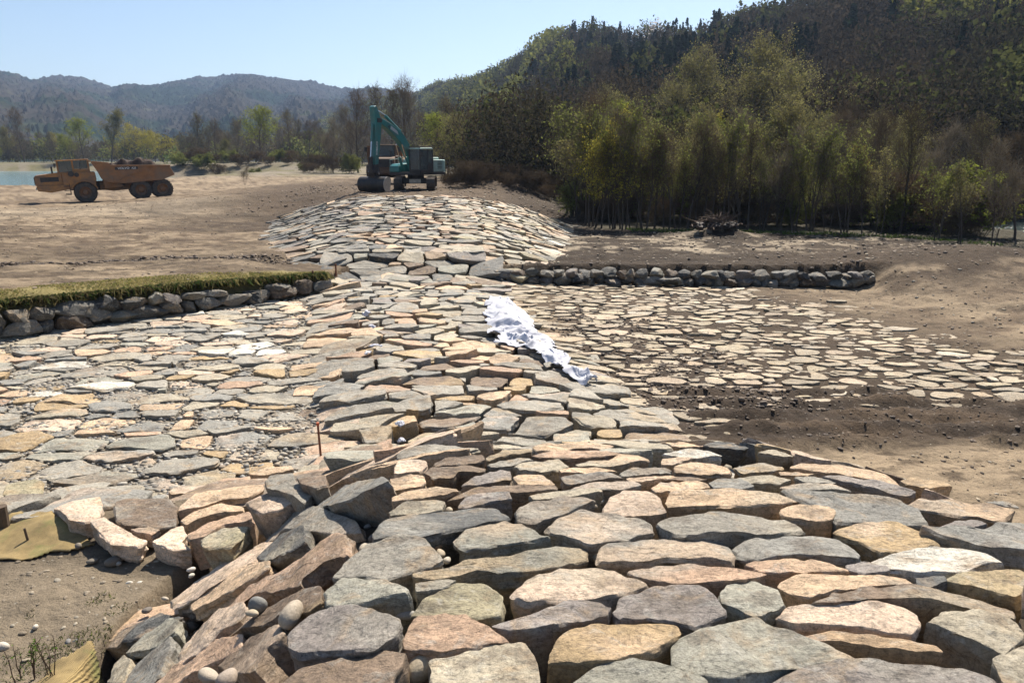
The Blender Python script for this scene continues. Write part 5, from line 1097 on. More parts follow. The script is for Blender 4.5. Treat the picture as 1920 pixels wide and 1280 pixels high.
    for s in (-1, 1):
        mb = MB(); mb.tube([(7.98, s * .85, 2.9), (8.15, s * 1.25, 2.95)], .018, 6); mb.box(8.12, 8.17, s * 1.3 - .1, s * 1.3 + .1, 2.65, 3.0); mb.build('mirror', M_BLK, root)
    # hitch and rear frame
    mb = MB(); mb.box(4.95, 5.65, -.35, .35, .85, 1.55); mb.box(4.3, 5.1, -.5, .5, .95, 1.35); mb.build('hitch', M_BLK, root, .04)
    mb = MB(); mb.prism([(5.35, .9), (5.35, 1.5), (4.6, 1.62), (.5, 1.25), (.4, 1.0), (4.4, .75)], -.5, .5); mb.prism([(5.05, .95), (5.1, 1.75), (4.55, 1.75), (3.6, 1.05)], -1.0, 1.0); mb.build('rear_frame', M_RUSTB, root, .03)
    for s in (-1, 1): mb = MB(); mb.tube([(3.9, s * .75, 1.0), (3.2, s * .85, 1.75)], .09, 10); mb.tube([(3.2, s * .85, 1.75), (2.5, s * .9, 2.1)], .05, 10); mb.build('lift_cylinder', M_BLK, root, smooth=True)
    # dump body
    side = [(5.70, 3.02), (5.55, 3.06), (4.50, 2.92), (4.44, 2.62), (.26, 2.46), (-.02, 1.80), (.95, 1.44), (2.2, 1.40), (3.66, 1.30), (4.75, 1.42), (5.15, 1.72), (5.40, 2.4)]
    mb = MB()
    def wall(y, dy, inset=.0): mb.prism(side, y - dy, y + dy)
    wall(1.40, .035); wall(-1.40, .035)
    mb.add([(5.15, -1.39, 1.72), (5.15, 1.39, 1.72), (5.62, 1.39, 3.04), (5.62, -1.39, 3.04), (5.09, -1.39, 1.74), (5.09, 1.39, 1.74), (5.55, 1.39, 3.05), (5.55, -1.39, 3.05)], [(0, 1, 2, 3), (7, 6, 5, 4), (0, 4, 5, 1), (3, 2, 6, 7)])
    mb.prism([(5.15, 1.74), (4.75, 1.43), (3.66, 1.31), (.95, 1.45), (.95, 1.55), (3.66, 1.42), (4.7, 1.54), (5.1, 1.8)], -1.39, 1.39); mb.prism([(.95, 1.45), (.0, 1.80), (.02, 1.88), (.95, 1.55)], -1.39, 1.39)
    body = mb.build('dump_body', M_RUSTB, root, .012)
    mb = MB()
    for s in (-1, 1):
        mb.prism([(4.50, 2.64), (4.50, 2.74), (.22, 2.56), (.22, 2.44)], s * 1.46 - .05, s * 1.46 + .05); mb.prism([(3.95, 1.55), (3.85, 1.68), (2.3, 2.26), (2.1, 2.24)], s * 1.46 - .035, s * 1.46 + .035); mb.prism([(4.35, 1.45), (4.35, 1.95), (4.1, 1.95), (4.0, 1.4)], s * 1.46 - .04, s * 1.46 + .04)
        mb.prism([(5.66, 3.0), (5.72, 3.12), (6.0, 3.14), (5.95, 3.02)], s * 1.0 - .4, s * 1.0 + .4)
    mb.build('body_rib', M_RUSTB, body, .01)
    mb = MB(); [mb.box(2.55, 4.15, s * 1.445 - .004, s * 1.445 + .004, 2.34, 2.55) for s in (-1, 1)]; mb.build('side_stripe', M_DSTRIPE, body)
    for s in (-1, 1):
        text_mesh('lettering', 'VOLVO', .21, M_WHITE, body, (3.55, s * 1.452, 2.445), (math.radians(90), 0, math.radians(180 if s > 0 else 0)), 1.15); text_mesh('lettering', 'A25', .19, M_WHITE, body, (2.84, s * 1.452, 2.435), (math.radians(90), 0, math.radians(180 if s > 0 else 0)))
    for x in (6.38, 2.55, 1.0):
        for s in (-1, 1): wheel(root, x, s * 1.12, .76 if x < 5 else .78, .56, s)
    mb = MB(); [mb.tube([(x, -1.0, .76), (x, 1.0, .76)], .14, 10) for x in (6.38, 2.55, 1.0)]; mb.prism([(2.9, .72), (2.9, .95), (.7, .95), (.7, .72)], -.75, -.6); mb.prism([(2.9, .72), (2.9, .95), (.7, .95), (.7, .72)], .6, .75); mb.build('axle', M_BLK, root)
    return root
def soil_load(parent_m, label):
    n = 46; V = []; 
    for i in range(n):
        for j in range(n):
            u, v = i / (n - 1), j / (n - 1); x = .75 + 4.15 * u; y = -1.34 + 2.68 * v; e = min(u / .18, (1 - u) / .14, 1) * min(v / .2, (1 - v) / .2, 1)
            z = 1.95 + .45 * ss(e, 0, .25) + (.62 - .35 * abs(u - .5)) * ss(e, 0, 1.0) + .16 * float(fbm(x * 1.7, y * 1.7, 0, 101, 4)) * e; V.append((x, y, float(z)))
    q = np.array([[i * n + j, (i + 1) * n + j, (i + 1) * n + j + 1, i * n + j + 1] for i in range(n - 1) for j in range(n - 1)])
    o = link('soil_load', mesh_np('soil_load', V, q.ravel(), np.full(len(q), 4), M_DARKSOIL, smooth=False)); o.matrix_world = parent_m; tag(o, label, 'soil heap'); return o
M_DARKSOIL = flat_mat('dark damp soil', (.045, .028, .020), .95, var=.5, scale=5, bmp=.03)
# the truck stands on the road, nose to the left, tilted down with the track
tr = make_truck('orange articulated dump truck loaded with dark soil, driving left on the dirt road')
pr0 = Vector((-27.75, 57.9, float(H(-27.75, 57.9)) - .05)); pf = Vector((-32.35, 55.3, float(H(-32.35, 55.3)) - .05)); fwd = (pf - pr0).normalized(); lft = Vector((0, 0, 1)).cross(fwd).normalized(); up = fwd.cross(lft)
Mx = Matrix(((fwd.x, lft.x, up.x, 0), (fwd.y, lft.y, up.y, 0), (fwd.z, lft.z, up.z, 0), (0, 0, 0, 1))); org = pr0 - fwd * 1.75
S95 = Matrix.Scale(.95, 4); tr.matrix_world = Matrix.Translation(org) @ Mx @ S95
soil_load(Matrix.Translation(org) @ Mx @ S95, 'heap of dark damp soil in the body of the orange truck')
def copy_tree(o, parent=None):
    c = o.copy(); C.objects.link(c)
    if parent is not None: c.parent = parent
    for ch in list(o.children):
        d = ch.copy(); C.objects.link(d); d.parent = c
        for g_ in list(ch.children):
            e = g_.copy(); C.objects.link(e); e.parent = d
    return c
t2 = copy_tree(tr); tag(t2, 'brown dump truck facing the camera, half hidden behind the teal excavator', 'dump truck')
a = math.radians(-84); X2, Y2 = -11.0, 68
for _c in t2.children_recursive:
    for _s in _c.material_slots:
        if _s.material == M_ORG: _s.link = 'OBJECT'; _s.material = M_RUSTD
t2.matrix_world = Matrix.Translation((X2, Y2, float(H(X2, 60)) - .1)) @ Matrix.Rotation(a, 4, 'Z')

# ---- excavator
ex = empty('excavator', (0, 0, 0)); tag(ex, 'teal tracked excavator with a wide grading bucket standing on the far mound', 'excavator')
EX = Vector((-6.45, 50.8, float(H(-6.45, 50.8)) + .02)); YAW = math.radians(-90 - 27); TY = math.radians(-90 + 3)
def P_(mb, name, mat, parent, bev=.015, smooth=False, rot=YAW):
    o = mb.build(name, mat, parent, bev, smooth); return o
up_ = empty('upper_works', (0, 0, 0)); up_.parent = ex; up_.rotation_euler = (0, 0, YAW)
un = empty('undercarriage', (0, 0, 0)); un.parent = ex; un.rotation_euler = (0, 0, TY)
for s in (-1, 1):
    mb = MB(); N = 44; L = 3.0; r = .42; path = []; per = 2 * L + 2 * math.pi * r
    for k in range(N):
        d = per * k / N
        if d < L: path.append((-L / 2 + d, .9, 0))
        elif d < L + math.pi * r: a = (d - L) / r; path.append((L / 2 + r * math.sin(a), .48 + r * math.cos(a), a))
        elif d < 2 * L + math.pi * r: path.append((L / 2 - (d - L - math.pi * r), .06, math.pi))
        else: a = (d - 2 * L - math.pi * r) / r; path.append((-L / 2 - r * math.sin(a), .48 - r * math.cos(a), math.pi + a))
    for x, z, a in path:
        M = Matrix.Translation((x, s * 1.19, z)) @ Matrix.Rotation(a, 4, 'Y'); v = [M @ Vector((dx, dy, dz)) for dx in (-.105, .105) for dy in (-.3, .3) for dz in (-.03, .02)]; mb.add(v, [(0, 1, 3, 2), (4, 6, 7, 5), (0, 4, 5, 1), (2, 3, 7, 6), (0, 2, 6, 4), (1, 5, 7, 3)])
        v = [M @ Vector((dx, dy, dz)) for dx in (-.02, .02) for dy in (-.3, .3) for dz in (.02, .05)]; mb.add(v, [(0, 1, 3, 2), (4, 6, 7, 5), (0, 4, 5, 1), (2, 3, 7, 6), (0, 2, 6, 4), (1, 5, 7, 3)])
    tk = mb.build('track', M_TRACK, un)
    mb = MB(); mb.box(-1.45, 1.45, s * 1.19 - .16, s * 1.19 + .16, .22, .76); [mb.lathe([(.001, -.2), (.3, -.2), (.33, 0), (.3, .2), (.001, .2)], s * 1.19, 20, x, .48) for x in (-1.5, 1.5)]; [mb.lathe([(.001, -.2), (.12, -.2), (.12, .2), (.001, .2)], s * 1.19, 12, x, .17) for x in np.linspace(-1.2, 1.2, 7)]
    mb.build('track_frame', M_TRACK, tk, smooth=True)
mb = MB(); mb.box(-.9, .9, -.95, .95, .45, .85); mb.lathe([(0, 0)], 0, 3) if False else None; mb.tube([(0, 0, .8), (0, 0, 1.06)], .62, 28); mb.build('carbody', M_BLK, un, .03)
mb = MB(); mb.box(.905, .93, -.42, .42, .50, .78); mb.build('cover_plate', M_WORN, un)
H0 = 1.08
mb = MB(); mb.prism([(1.45, H0), (1.45, H0 + .2), (-2.0, H0 + .2), (-2.0, H0)], -1.36, 1.36); mb.build('deck', M_BLK, up_, .02)
mb = MB(); mb.prism([(1.45, H0 + .21), (1.45, H0 + .62), (1.15, H0 + .78), (-1.2, H0 + .95), (-1.2, H0 + .21)], -1.36, -.50); mb.build('tool_box', M_TEAL, up_, .04)
mb = MB(); mb.tube([(1.40, -1.30, H0 + .6), (1.40, -1.30, H0 + 1.1), (.6, -1.30, H0 + 1.15), (-.6, -1.30, H0 + 1.35)], .02, 6); mb.tube([(1.40, -.58, H0 + .6), (1.40, -.58, H0 + 1.1), (.6, -.58, H0 + 1.15)], .02, 6); mb.build('handrail', M_PTEAL, up_, 0, True)
mb = MB(); mb.box(-1.75, -.25, -1.34, 1.34, H0 + .21, H0 + 1.12); mb.prism([(-.3, H0 + 1.12), (-.5, H0 + 1.28), (-1.7, H0 + 1.28), (-1.75, H0 + 1.12)], -1.0, 1.0); mb.build('engine_cover', M_PTEAL, up_, .05)
mb = MB(); A = [math.radians(a_) for a_ in range(-62, 63, 8)]; pl = [(-1.2 - 1.62 * math.cos(a_), 1.50 * math.sin(a_) / math.sin(math.radians(62)) * .92) for a_ in A]; n_ = len(pl)
V = [(x, y, H0 + .06) for x, y in pl] + [(x, y, H0 + 1.1) for x, y in pl] + [(-1.76, pl[-1][1], H0 + .06), (-1.76, pl[0][1], H0 + .06), (-1.76, pl[-1][1], H0 + 1.1), (-1.76, pl[0][1], H0 + 1.1)]
mb.add(V, [(i, i + 1, n_ + i + 1, n_ + i) for i in range(n_ - 1)] + [tuple([2 * n_ + 1, 2 * n_] + list(range(n_ - 1, -1, -1))), tuple(list(range(n_, 2 * n_)) + [2 * n_ + 2, 2 * n_ + 3]), (n_ - 1, 2 * n_, 2 * n_ + 2, 2 * n_ - 1), (0, n_, 2 * n_ + 3, 2 * n_ + 1)]); mb.build('counterweight', M_PTEAL, up_, .05)
mb = MB(); [mb.box(-1.55, -.95, 1.342, 1.352, H0 + .45 + k * .11, H0 + .50 + k * .11) for k in range(5)]; mb.build('side_louvre', M_DSTRIPE, up_)
mb = MB(); mb.tube([(-.9, -.3, H0 + 1.2), (-.9, -.3, H0 + 1.75), (-.98, -.3, H0 + 1.85)], .06, 10); mb.build('exhaust_pipe', M_BLK, up_, 0, True)
# cab
cy0, cy1, cx0, cx1, cz0, cz1 = .50, 1.40, -.22, 1.50, H0 + .15, H0 + 1.86
mb = MB()
for x, y in ((cx1 - .05, cy0), (cx1 - .05, cy1), (cx0, cy0), (cx0, cy1), (.45, cy1), (.45, cy0)): mb.box(x - .045, x + .045, y - .04, y + .04, cz0, cz1)
mb.box(cx0 - .04, cx1, cy0 - .04, cy1 + .04, cz0, cz0 + .25); mb.box(cx0 - .04, .45, cy1 - .02, cy1 + .03, cz0 + .25, cz0 + .7); mb.box(cx0 - .04, cx0 + .02, cy0, cy1, cz0 + .25, cz0 + .75)
cbx = mb.build('cab', M_BLK, up_, .015)
mb = MB(); mb.prism([(cx1 + .02, cz1 - .03), (cx1 - .05, cz1 + .07), (cx0 + .1, cz1 + .10), (cx0 - .06, cz1 - .02)], cy0 - .06, cy1 + .06); mb.build('cab_roof', M_PTEAL, cbx, .03)
mb = MB(); mb.box(cx1 - .062, cx1 - .05, cy0 + .04, cy1 - .04, cz0 + .25, cz1 - .05); mb.box(cx0 - .005, cx0 + .005, cy0 + .04, cy1 - .04, cz0 + .75, cz1 - .05); [mb.box(a_, b_, y - .005, y + .005, cz0 + z_, cz1 - .05) for y in (cy0, cy1) for a_, b_, z_ in ((.5, cx1 - .1, .25), (cx0 + .05, .4, .7))]; mb.build('window', M_GLASS, cbx)
mb = MB(); mb.box(.05, .6, .72, 1.18, H0 + .5, H0 + .72); mb.box(.0, .14, .72, 1.18, H0 + .7, H0 + 1.45); mb.build('seat', M_BLK, cbx, .04)
mb = MB(); [mb.tube([(x, cy0 + .03, cz1 + .17), (x, cy1 - .03, cz1 + .17)], .022, 6) for x in np.linspace(cx0 + .1, cx1 + .08, 8)]; [mb.tube([(cx0 + .1, y, cz1 + .17), (cx1 + .08, y, cz1 + .17)], .03, 6) for y in (cy0 + .03, cy1 - .03)]; [mb.tube([(x, y, cz1), (x, y, cz1 + .17)], .03, 6) for x in (cx0 + .1, cx1 - .05) for y in (cy0 + .03, cy1 - .03)]; mb.build('roof_guard', M_BLK, cbx, 0, True)
mb = MB(); mb.tube([(cx1, cy1 + .05, cz0 + .4), (cx1 + .05, cy1 + .12, cz0 + 1.2), (cx1 + .02, cy1 + .1, cz1 - .2)], .018, 6); mb.box(cx1, cx1 + .05, cy1 + .05, cy1 + .25, cz1 - .55, cz1 - .25); mb.build('mirror', M_BLK, cbx)
# boom, stick, cylinders (x forward, z up), all on the centre line
def beam(pts, wid, y0, y1, name, mat, parent, bev=.02):
    up, dn = [], []
    for i, (x, z) in enumerate(pts):
        a_ = pts[max(i - 1, 0)]; b_ = pts[min(i + 1, len(pts) - 1)]; tx, tz = b_[0] - a_[0], b_[1] - a_[1]; l_ = math.hypot(tx, tz); nx, nz_ = -tz / l_, tx / l_; w = wid[i] / 2; up.append((x + nx * w, z + nz_ * w)); dn.append((x - nx * w, z - nz_ * w))
    mb = MB(); mb.prism(up + dn[::-1], y0, y1); return mb.build(name, mat, parent, bev)
bm_ = beam([(.45, 1.62), (.75, 2.3), (1.25, 3.05), (1.75, 3.55), (2.35, 3.95), (3.3, 4.42), (4.35, 4.82)], [.34, .56, .66, .70, .66, .5, .32], -.22, .22, 'boom', M_TEAL, up_)
sk = beam([(4.93, 5.72), (4.72, 5.15), (4.60, 4.70), (4.72, 3.6), (4.92, 2.5), (5.0, 1.78)], [.26, .56, .70, .56, .46, .34], -.21, .21, 'stick', M_TEAL, up_)
mb = MB(); mb.tube([(4.35, -.26, 4.82), (4.35, .26, 4.82)], .12, 14); mb.box(4.3, 4.75, .2, .25, 4.66, 4.95); mb.box(4.3, 4.75, -.25, -.2, 4.66, 4.95); mb.build('boom_pin', M_BLK, up_, 0, True)
mb = MB(); mb.tube([(1.95, 0, 4.22), (3.55, 0, 5.15)], .11, 12); mb.build('stick_cylinder', M_TEAL, up_, 0, True); mb = MB(); mb.tube([(3.55, 0, 5.15), (4.86, 0, 5.62)], .055, 10); mb.build('cylinder_rod', M_STEEL, up_, 0, True)
mb = MB(); mb.prism([(1.85, 3.75), (2.15, 3.8), (2.05, 4.3), (1.9, 4.3)], -.15, .15); mb.build('cylinder_bracket', M_TEAL, bm_, .01)
for s in (-1, 1):
    mb = MB(); mb.tube([(1.15, s * .32, 1.45), (1.62, s * .28, 2.35)], .10, 12); mb.build('boom_cylinder', M_TEAL, up_, 0, True); mb = MB(); mb.tube([(1.62, s * .28, 2.35), (2.0, s * .26, 3.25)], .055, 10); mb.build('cylinder_rod', M_STEEL, up_, 0, True)
mb = MB(); mb.tube([(5.02, 0, 4.55), (5.22, 0, 3.4)], .09, 12); mb.build('bucket_cylinder', M_TEAL, up_, 0, True); mb = MB(); mb.tube([(5.22, 0, 3.4), (5.38, 0, 2.35)], .05, 10); mb.build('cylinder_rod', M_STEEL, up_, 0, True)
for s in (-1, 1): mb = MB(); mb.tube([(.6, s * .1, 2.6), (1.2, s * .12, 3.55), (2.0, s * .14, 4.15), (3.4, s * .14, 4.75), (4.3, s * .14, 5.05), (4.6, s * .14, 4.85)], .025, 6); mb.build('hose', M_BLK, bm_, 0, True)
mb = MB(); mb.prism([(2.35, 3.90), (2.45, 4.14), (3.2, 4.50), (3.3, 4.28)], .222, .228); mb.build('decal', M_PANEL, bm_); 
mb = MB(); ax = Vector((.9, 0, .43)).normalized(); uz = Vector((-.43, 0, .9)).normalized(); o_ = Vector((3.45, .229, 4.42)); mb.add([o_ - ax * .14 - uz * .12, o_ + ax * .0 + uz * .16, o_ + ax * .14 - uz * .12, o_ + ax * .07 - uz * .12, o_ + uz * .02, o_ - ax * .07 - uz * .12], [(0, 1, 4, 5), (1, 2, 3, 4)]); mb.build('emblem', M_DSTRIPE, bm_)
text_mesh('lettering', 'KOBELCO', .2, M_WHITE, sk, (4.92, .216, 2.95), (math.radians(90), math.radians(-84), math.radians(180)))
# tilting coupler, links, bucket
mb = MB(); mb.prism([(4.82, 1.9), (5.2, 1.85), (5.45, 1.35), (5.3, 1.0), (4.8, 1.0), (4.65, 1.4)], -.22, .22); mb.prism([(5.3, 2.4), (5.5, 2.35), (5.45, 1.4), (5.3, 1.4)], -.12, .12); mb.tube([(5.05, -.42, 1.25), (5.05, .42, 1.25)], .13, 12); mb.box(4.7, 5.3, -.36, .36, .78, 1.05); mb.build('quick_coupler', M_BLK, up_, .02)
mb = MB(); mb.tube([(5.1, .3, 1.6), (5.25, .55, 1.2), (5.1, .5, .95)], .03, 6); mb.tube([(5.1, -.3, 1.6), (5.3, -.5, 1.3), (5.0, -.45, 1.0)], .03, 6); mb.build('hose', M_BLK, up_, 0, True)
BZ = -.02; arc = [math.radians(a_) for a_ in range(-62, 122, 12)]; cxk, czk, rk = 5.05, .52 + BZ, .54
outer = [(cxk + rk * math.cos(a_) * .95, czk + rk * math.sin(a_)) for a_ in arc]; inner_ = [(cxk + (rk - .035) * math.cos(a_) * .95, czk + (rk - .035) * math.sin(a_)) for a_ in arc]
lip = (outer[0][0] - .42, outer[0][1] - .02)
mb = MB(); mb.prism([lip] + outer + inner_[::-1] + [(lip[0], lip[1] + .03)], -1.1, 1.1); bk = mb.build('bucket', M_DSTEEL, up_, 0)
for s in (-1, 1): mb = MB(); mb.prism([lip] + outer + [(outer[-1][0] - .1, outer[-1][1] - .12)], s * 1.12 - .02, s * 1.12 + .02); mb.build('bucket_side', M_WORN if s > 0 else M_DSTEEL, bk)
mb = MB(); mb.box(lip[0] - .06, lip[0] + .06, -1.14, 1.14, lip[1] - .02, lip[1] + .02); mb.build('cutting_edge', M_WORN, bk); mb = MB(); [mb.prism([(4.8, .8), (5.3, .8), (5.2, .98), (4.85, .98)], s * .3 - .03, s * .3 + .03) for s in (-1, 1)]; mb.build('bucket_bracket', M_DSTEEL, bk)
ex.location = EX; ex.scale = (.89, .89, .89)
# ------------------------------------------------------------------ trees
M_BARK = flat_mat('bark', (.060, .047, .036), .95, var=.35, scale=5, bmp=.01); M_BARKD = flat_mat('dark bark', (.035, .028, .022), .95, var=.35, scale=5)
M_TW_BROWN = leaf_mat('brown twigs', (.105, .082, .058), .15, .3); M_TW_GREY = leaf_mat('grey twigs', (.145, .128, .096), .2, .3)
LEAF = dict(lime=leaf_mat('lime spring leaves', (.20, .24, .045), .5), green=leaf_mat('green spring leaves', (.165, .19, .055), .5), olive=leaf_mat('olive budding leaves', (.185, .18, .07), .5), yellow=leaf_mat('yellow spring leaves', (.30, .28, .05), .5), brown=leaf_mat('brown buds', (.10, .075, .045), .3))
def tree_mesh(name, seed, h, stems=1, crown0=.25, spread=.45, up=.35, nb=20, twigs=6, tw_len=.10, leaf='green', leaves=5, lsize=.07, twm=None, rad=.02, lean=.05, fan=.0):
    "returns trunk mesh and crown mesh; h metres tall, root at the origin"
    r = np.random.RandomState(seed); TV, TF, TL = [], [], []; nT = 0; tips = []
    def tube(P, Rd, n):
        nonlocal nT
        k = len(P); V = []
        for i in range(k):
            t = P[min(i + 1, k - 1)] - P[max(i - 1, 0)]; t /= np.linalg.norm(t) + 1e-9; a = np.cross(t, (0.3, .2, 1.0) if abs(t[2]) < .9 else (1., .1, 0)); a /= np.linalg.norm(a) + 1e-9; b = np.cross(t, a)
            w = 2 * np.pi * np.arange(n) / n; V.append(P[i] + (np.cos(w)[:, None] * a + np.sin(w)[:, None] * b) * Rd[i])
        TV.append(np.concatenate(V)); j = np.arange(n); jj = (j + 1) % n
        for i in range(k - 1): TF.append((np.stack([i * n + j, i * n + jj, (i + 1) * n + jj, (i + 1) * n + j], 1) + nT).ravel()); TL.append(np.full(n, 4))
        nT += k * n
    def branch(p, d, L, r0, level):
        n = (9, 6, 4)[level]; P = [p]; q = p.copy(); dd = d.copy()
        for i in range(n):
            dd = dd + r.normal(size=3) * (.07, .16, .22)[level] + np.array([0, 0, up * (.12, .30, .25)[level]]); dd /= np.linalg.norm(dd); q = q + dd * L / n; P.append(q.copy())
        P = np.array(P); Rd = r0 * (1 - np.linspace(0, 1, n + 1) * .88)
        tube(P, Rd, (8, 5, 3)[level])
        if level == 0:
            for k in range(nb):
                t = crown0 + (1 - crown0) * (k + r.rand()) / nb; i = min(int(t * n), n - 1); f = t * n - i; b = P[i] * (1 - f) + P[i + 1] * f; a = k * 2.4 + r.uniform(-.5, .5)
                tilt_ = spread * (1.25 - .5 * t) * r.uniform(.75, 1.2); ax = P[i + 1] - P[i]; ax /= np.linalg.norm(ax)
                e = np.array([math.cos(a), math.sin(a), 0]); dn = ax * math.cos(tilt_ * 1.5) + e * math.sin(tilt_ * 1.5)
                branch(b, dn, h * (.44 * (1 - t) + .12) * r.uniform(.75, 1.15) * (1 + fan), r0 * (1 - t * .85) * .42, 1)
        elif level == 1:
            m_ = 6
            for k in range(m_):
                t = .2 + .8 * (k + r.rand()) / m_; i = min(int(t * n), n - 1); f = t * n - i; b = P[i] * (1 - f) + P[i + 1] * f; ax = P[i + 1] - P[i]; ax /= np.linalg.norm(ax); e = r.normal(size=3); e -= ax * (e @ ax); e /= np.linalg.norm(e)
                branch(b, ax * .75 + e * .65, L * (.45 - .2 * t) * r.uniform(.8, 1.3), Rd[i] * .5, 2)
        if level >= 1:
            for k in range(twigs):
                t = .15 + .85 * r.rand(); i = min(int(t * n), n - 1); f = t * n - i; b = P[i] * (1 - f) + P[i + 1] * f; tips.append((b, (P[i + 1] - P[i]) / (np.linalg.norm(P[i + 1] - P[i]) + 1e-9)))
    for s in range(stems):
        a = 6.28 * s / stems + r.uniform(-.4, .4); o = np.array([math.cos(a), math.sin(a), 0]) * (.03 * h if stems > 1 else 0); d0 = np.array([math.cos(a) * lean * (2.2 if stems > 1 else 1), math.sin(a) * lean * (2.2 if stems > 1 else 1), 1.0]); hh = h * (1 if s == 0 else r.uniform(.65, .95))
        branch(o - np.array([0, 0, .15]), d0 / np.linalg.norm(d0), hh * .92, rad * h * (1 if stems == 1 else .6), 0)
    trunk = mesh_np(name + ' wood', np.concatenate(TV), np.concatenate(TF), np.concatenate(TL), M_BARK, smooth=True)
    B = np.array([t[0] for t in tips]); A = np.array([t[1] for t in tips]); N = len(B); E = r.normal(size=(N, 3)); D = A * .55 + E / np.linalg.norm(E, axis=1, keepdims=True) * .75 + np.array([0, 0, up * .5]); D /= np.linalg.norm(D, axis=1, keepdims=True); Lt = tw_len * h * r.uniform(.5, 1.2, N)[:, None]
    w = np.cross(D, r.normal(size=(N, 3))); w /= np.linalg.norm(w, axis=1, keepdims=True); w *= .0009 * h + .004
    mid = B + D * Lt * .5 + r.normal(size=(N, 3)) * Lt * .08; E2 = B + D * Lt + np.array([0, 0, .1]) * Lt
    V = np.stack([B - w, B + w, mid + w * .7, mid - w * .7, E2 + w * .3, E2 - w * .3], 1).reshape(-1, 3); k = np.arange(N)[:, None] * 6; Fq = np.concatenate([k + [0, 1, 2, 3], k + [3, 2, 4, 5]]); F_ = [Fq.ravel()]; LT = [np.full(len(Fq), 4)]; MI = [np.zeros(len(Fq), int)]; VV = [V]; nv = len(V)
    if leaves > 0:
        M = int(N * leaves); ii = r.randint(0, N, M); u = r.uniform(.15, 1.1, M)[:, None]; c = B[ii] + D[ii] * Lt[ii] * u + r.normal(size=(M, 3)) * .02 * h * .5; a = r.normal(size=(M, 3)); a /= np.linalg.norm(a, axis=1, keepdims=True); b = np.cross(a, r.normal(size=(M, 3))); b /= np.linalg.norm(b, axis=1, keepdims=True); s = lsize * r.uniform(.5, 1.3, M)[:, None]
        V = np.stack([c - a * s, c + b * s * .5, c + a * s, c - b * s * .5], 1).reshape(-1, 3); Fq = (np.arange(M)[:, None] * 4 + [0, 1, 2, 3]) + nv; VV.append(V); F_.append(Fq.ravel()); LT.append(np.full(M, 4)); MI.append(np.ones(M, int))
    crown = mesh_np(name + ' crown', np.concatenate(VV), np.concatenate(F_), np.concatenate(LT), [twm or M_TW_BROWN, LEAF[leaf]], np.concatenate(MI))
    return trunk, crown, h
PT = {}
PT['young'] = [tree_mesh('young tree', 1, 8, 3, .28, .30, .5, 14, 4, .10, 'green', 2.0, .09, M_TW_GREY, .017, .06), tree_mesh('young tree', 2, 8, 2, .25, .32, .5, 15, 4, .10, 'olive', 1.6, .09, M_TW_GREY, .017, .05), tree_mesh('young tree', 3, 8, 4, .32, .28, .5, 12, 4, .10, 'green', 1.6, .09, M_TW_BROWN, .016, .07)]
PT['bare'] = [tree_mesh('bare tree', 11, 12, 1, .25, .50, .45, 24, 7, .10, 'brown', .7, .07, M_TW_BROWN, .013), tree_mesh('bare tree', 12, 12, 2, .2, .45, .5, 22, 7, .10, 'brown', .7, .07, M_TW_GREY, .012, .1), tree_mesh('bare tree', 13, 12, 1, .35, .40, .6, 22, 7, .09, 'olive', 1.2, .07, M_TW_BROWN, .013)]
PT['great'] = [tree_mesh('great tree', 21, 20, 2, .16, .62, .35, 34, 9, .075, 'olive', 4.0, .13, M_TW_GREY, .014, .14, .25), tree_mesh('great tree', 22, 20, 1, .2, .60, .35, 36, 9, .075, 'olive', 4.2, .13, M_TW_GREY, .015, .05, .2)]
PT['leafy'] = [tree_mesh('leafy tree', 31, 14, 1, .28, .58, .3, 26, 5, .09, 'lime', 7, .12, M_TW_BROWN, .014, .06, .1), tree_mesh('leafy tree', 32, 14, 2, .2, .60, .3, 22, 5, .09, 'yellow', 6, .12, M_TW_BROWN, .013, .12, .1), tree_mesh('leafy tree', 33, 14, 1, .22, .38, .6, 28, 5, .08, 'olive', 7, .12, M_TW_GREY, .012, .04)]
PT['bush'] = [tree_mesh('bush', 41, 3.2, 6, .05, .55, .25, 12, 5, .14, 'green', 5, .06, M_TW_BROWN, .009, .2), tree_mesh('bush', 42, 3.2, 6, .05, .6, .3, 12, 8, .16, 'brown', 1.0, .05, M_TW_BROWN, .009, .2), tree_mesh('bush', 43, 3.2, 5, .05, .5, .4, 12, 5, .14, 'lime', 5, .06, M_TW_BROWN, .009, .18)]
tr_ = random.Random(77)
NAMEK = dict(young='young_tree', bare='bare_tree', great='great_tree', leafy='leafy_tree', bush='bush'); CATK = dict(young='tree', bare='tree', great='tree', leafy='tree', bush='bush')
def plant(kind, var, x, y, h, label, group, z=None, wide=1.0, zs=None):
    tm, cm, h0 = PT[kind][var % len(PT[kind])]; z = Hs(x, y) if z is None else z; o = empty(NAMEK[kind], (x, y, z), tr_.uniform(0, 6.28)); s = h / h0; o.scale = (s * wide, s * wide, s); tag(o, label, CATK[kind], group)
    link('trunk', tm, o); link('crown', cm, o); return o
def at(px, Y): return (px - 960) / F * (Y * math.cos(TILT) + 3 * math.sin(TILT))
def tree_px(kind, var, px, top, Y, label, group, wide=1.0):
    x = at(px, Y); z = Hs(x, Y) if Y < 62 else float(H(x, Y)); d = Y * math.cos(TILT); zt = EYE + math.tan(math.atan((640 - top) / F) - TILT) * math.hypot(0, Y) if True else 0
    return plant(kind, var, x, Y, max(zt - z, 1.2), label, group, z, wide)
LG = 'trees beyond the lake and the dirt bank'
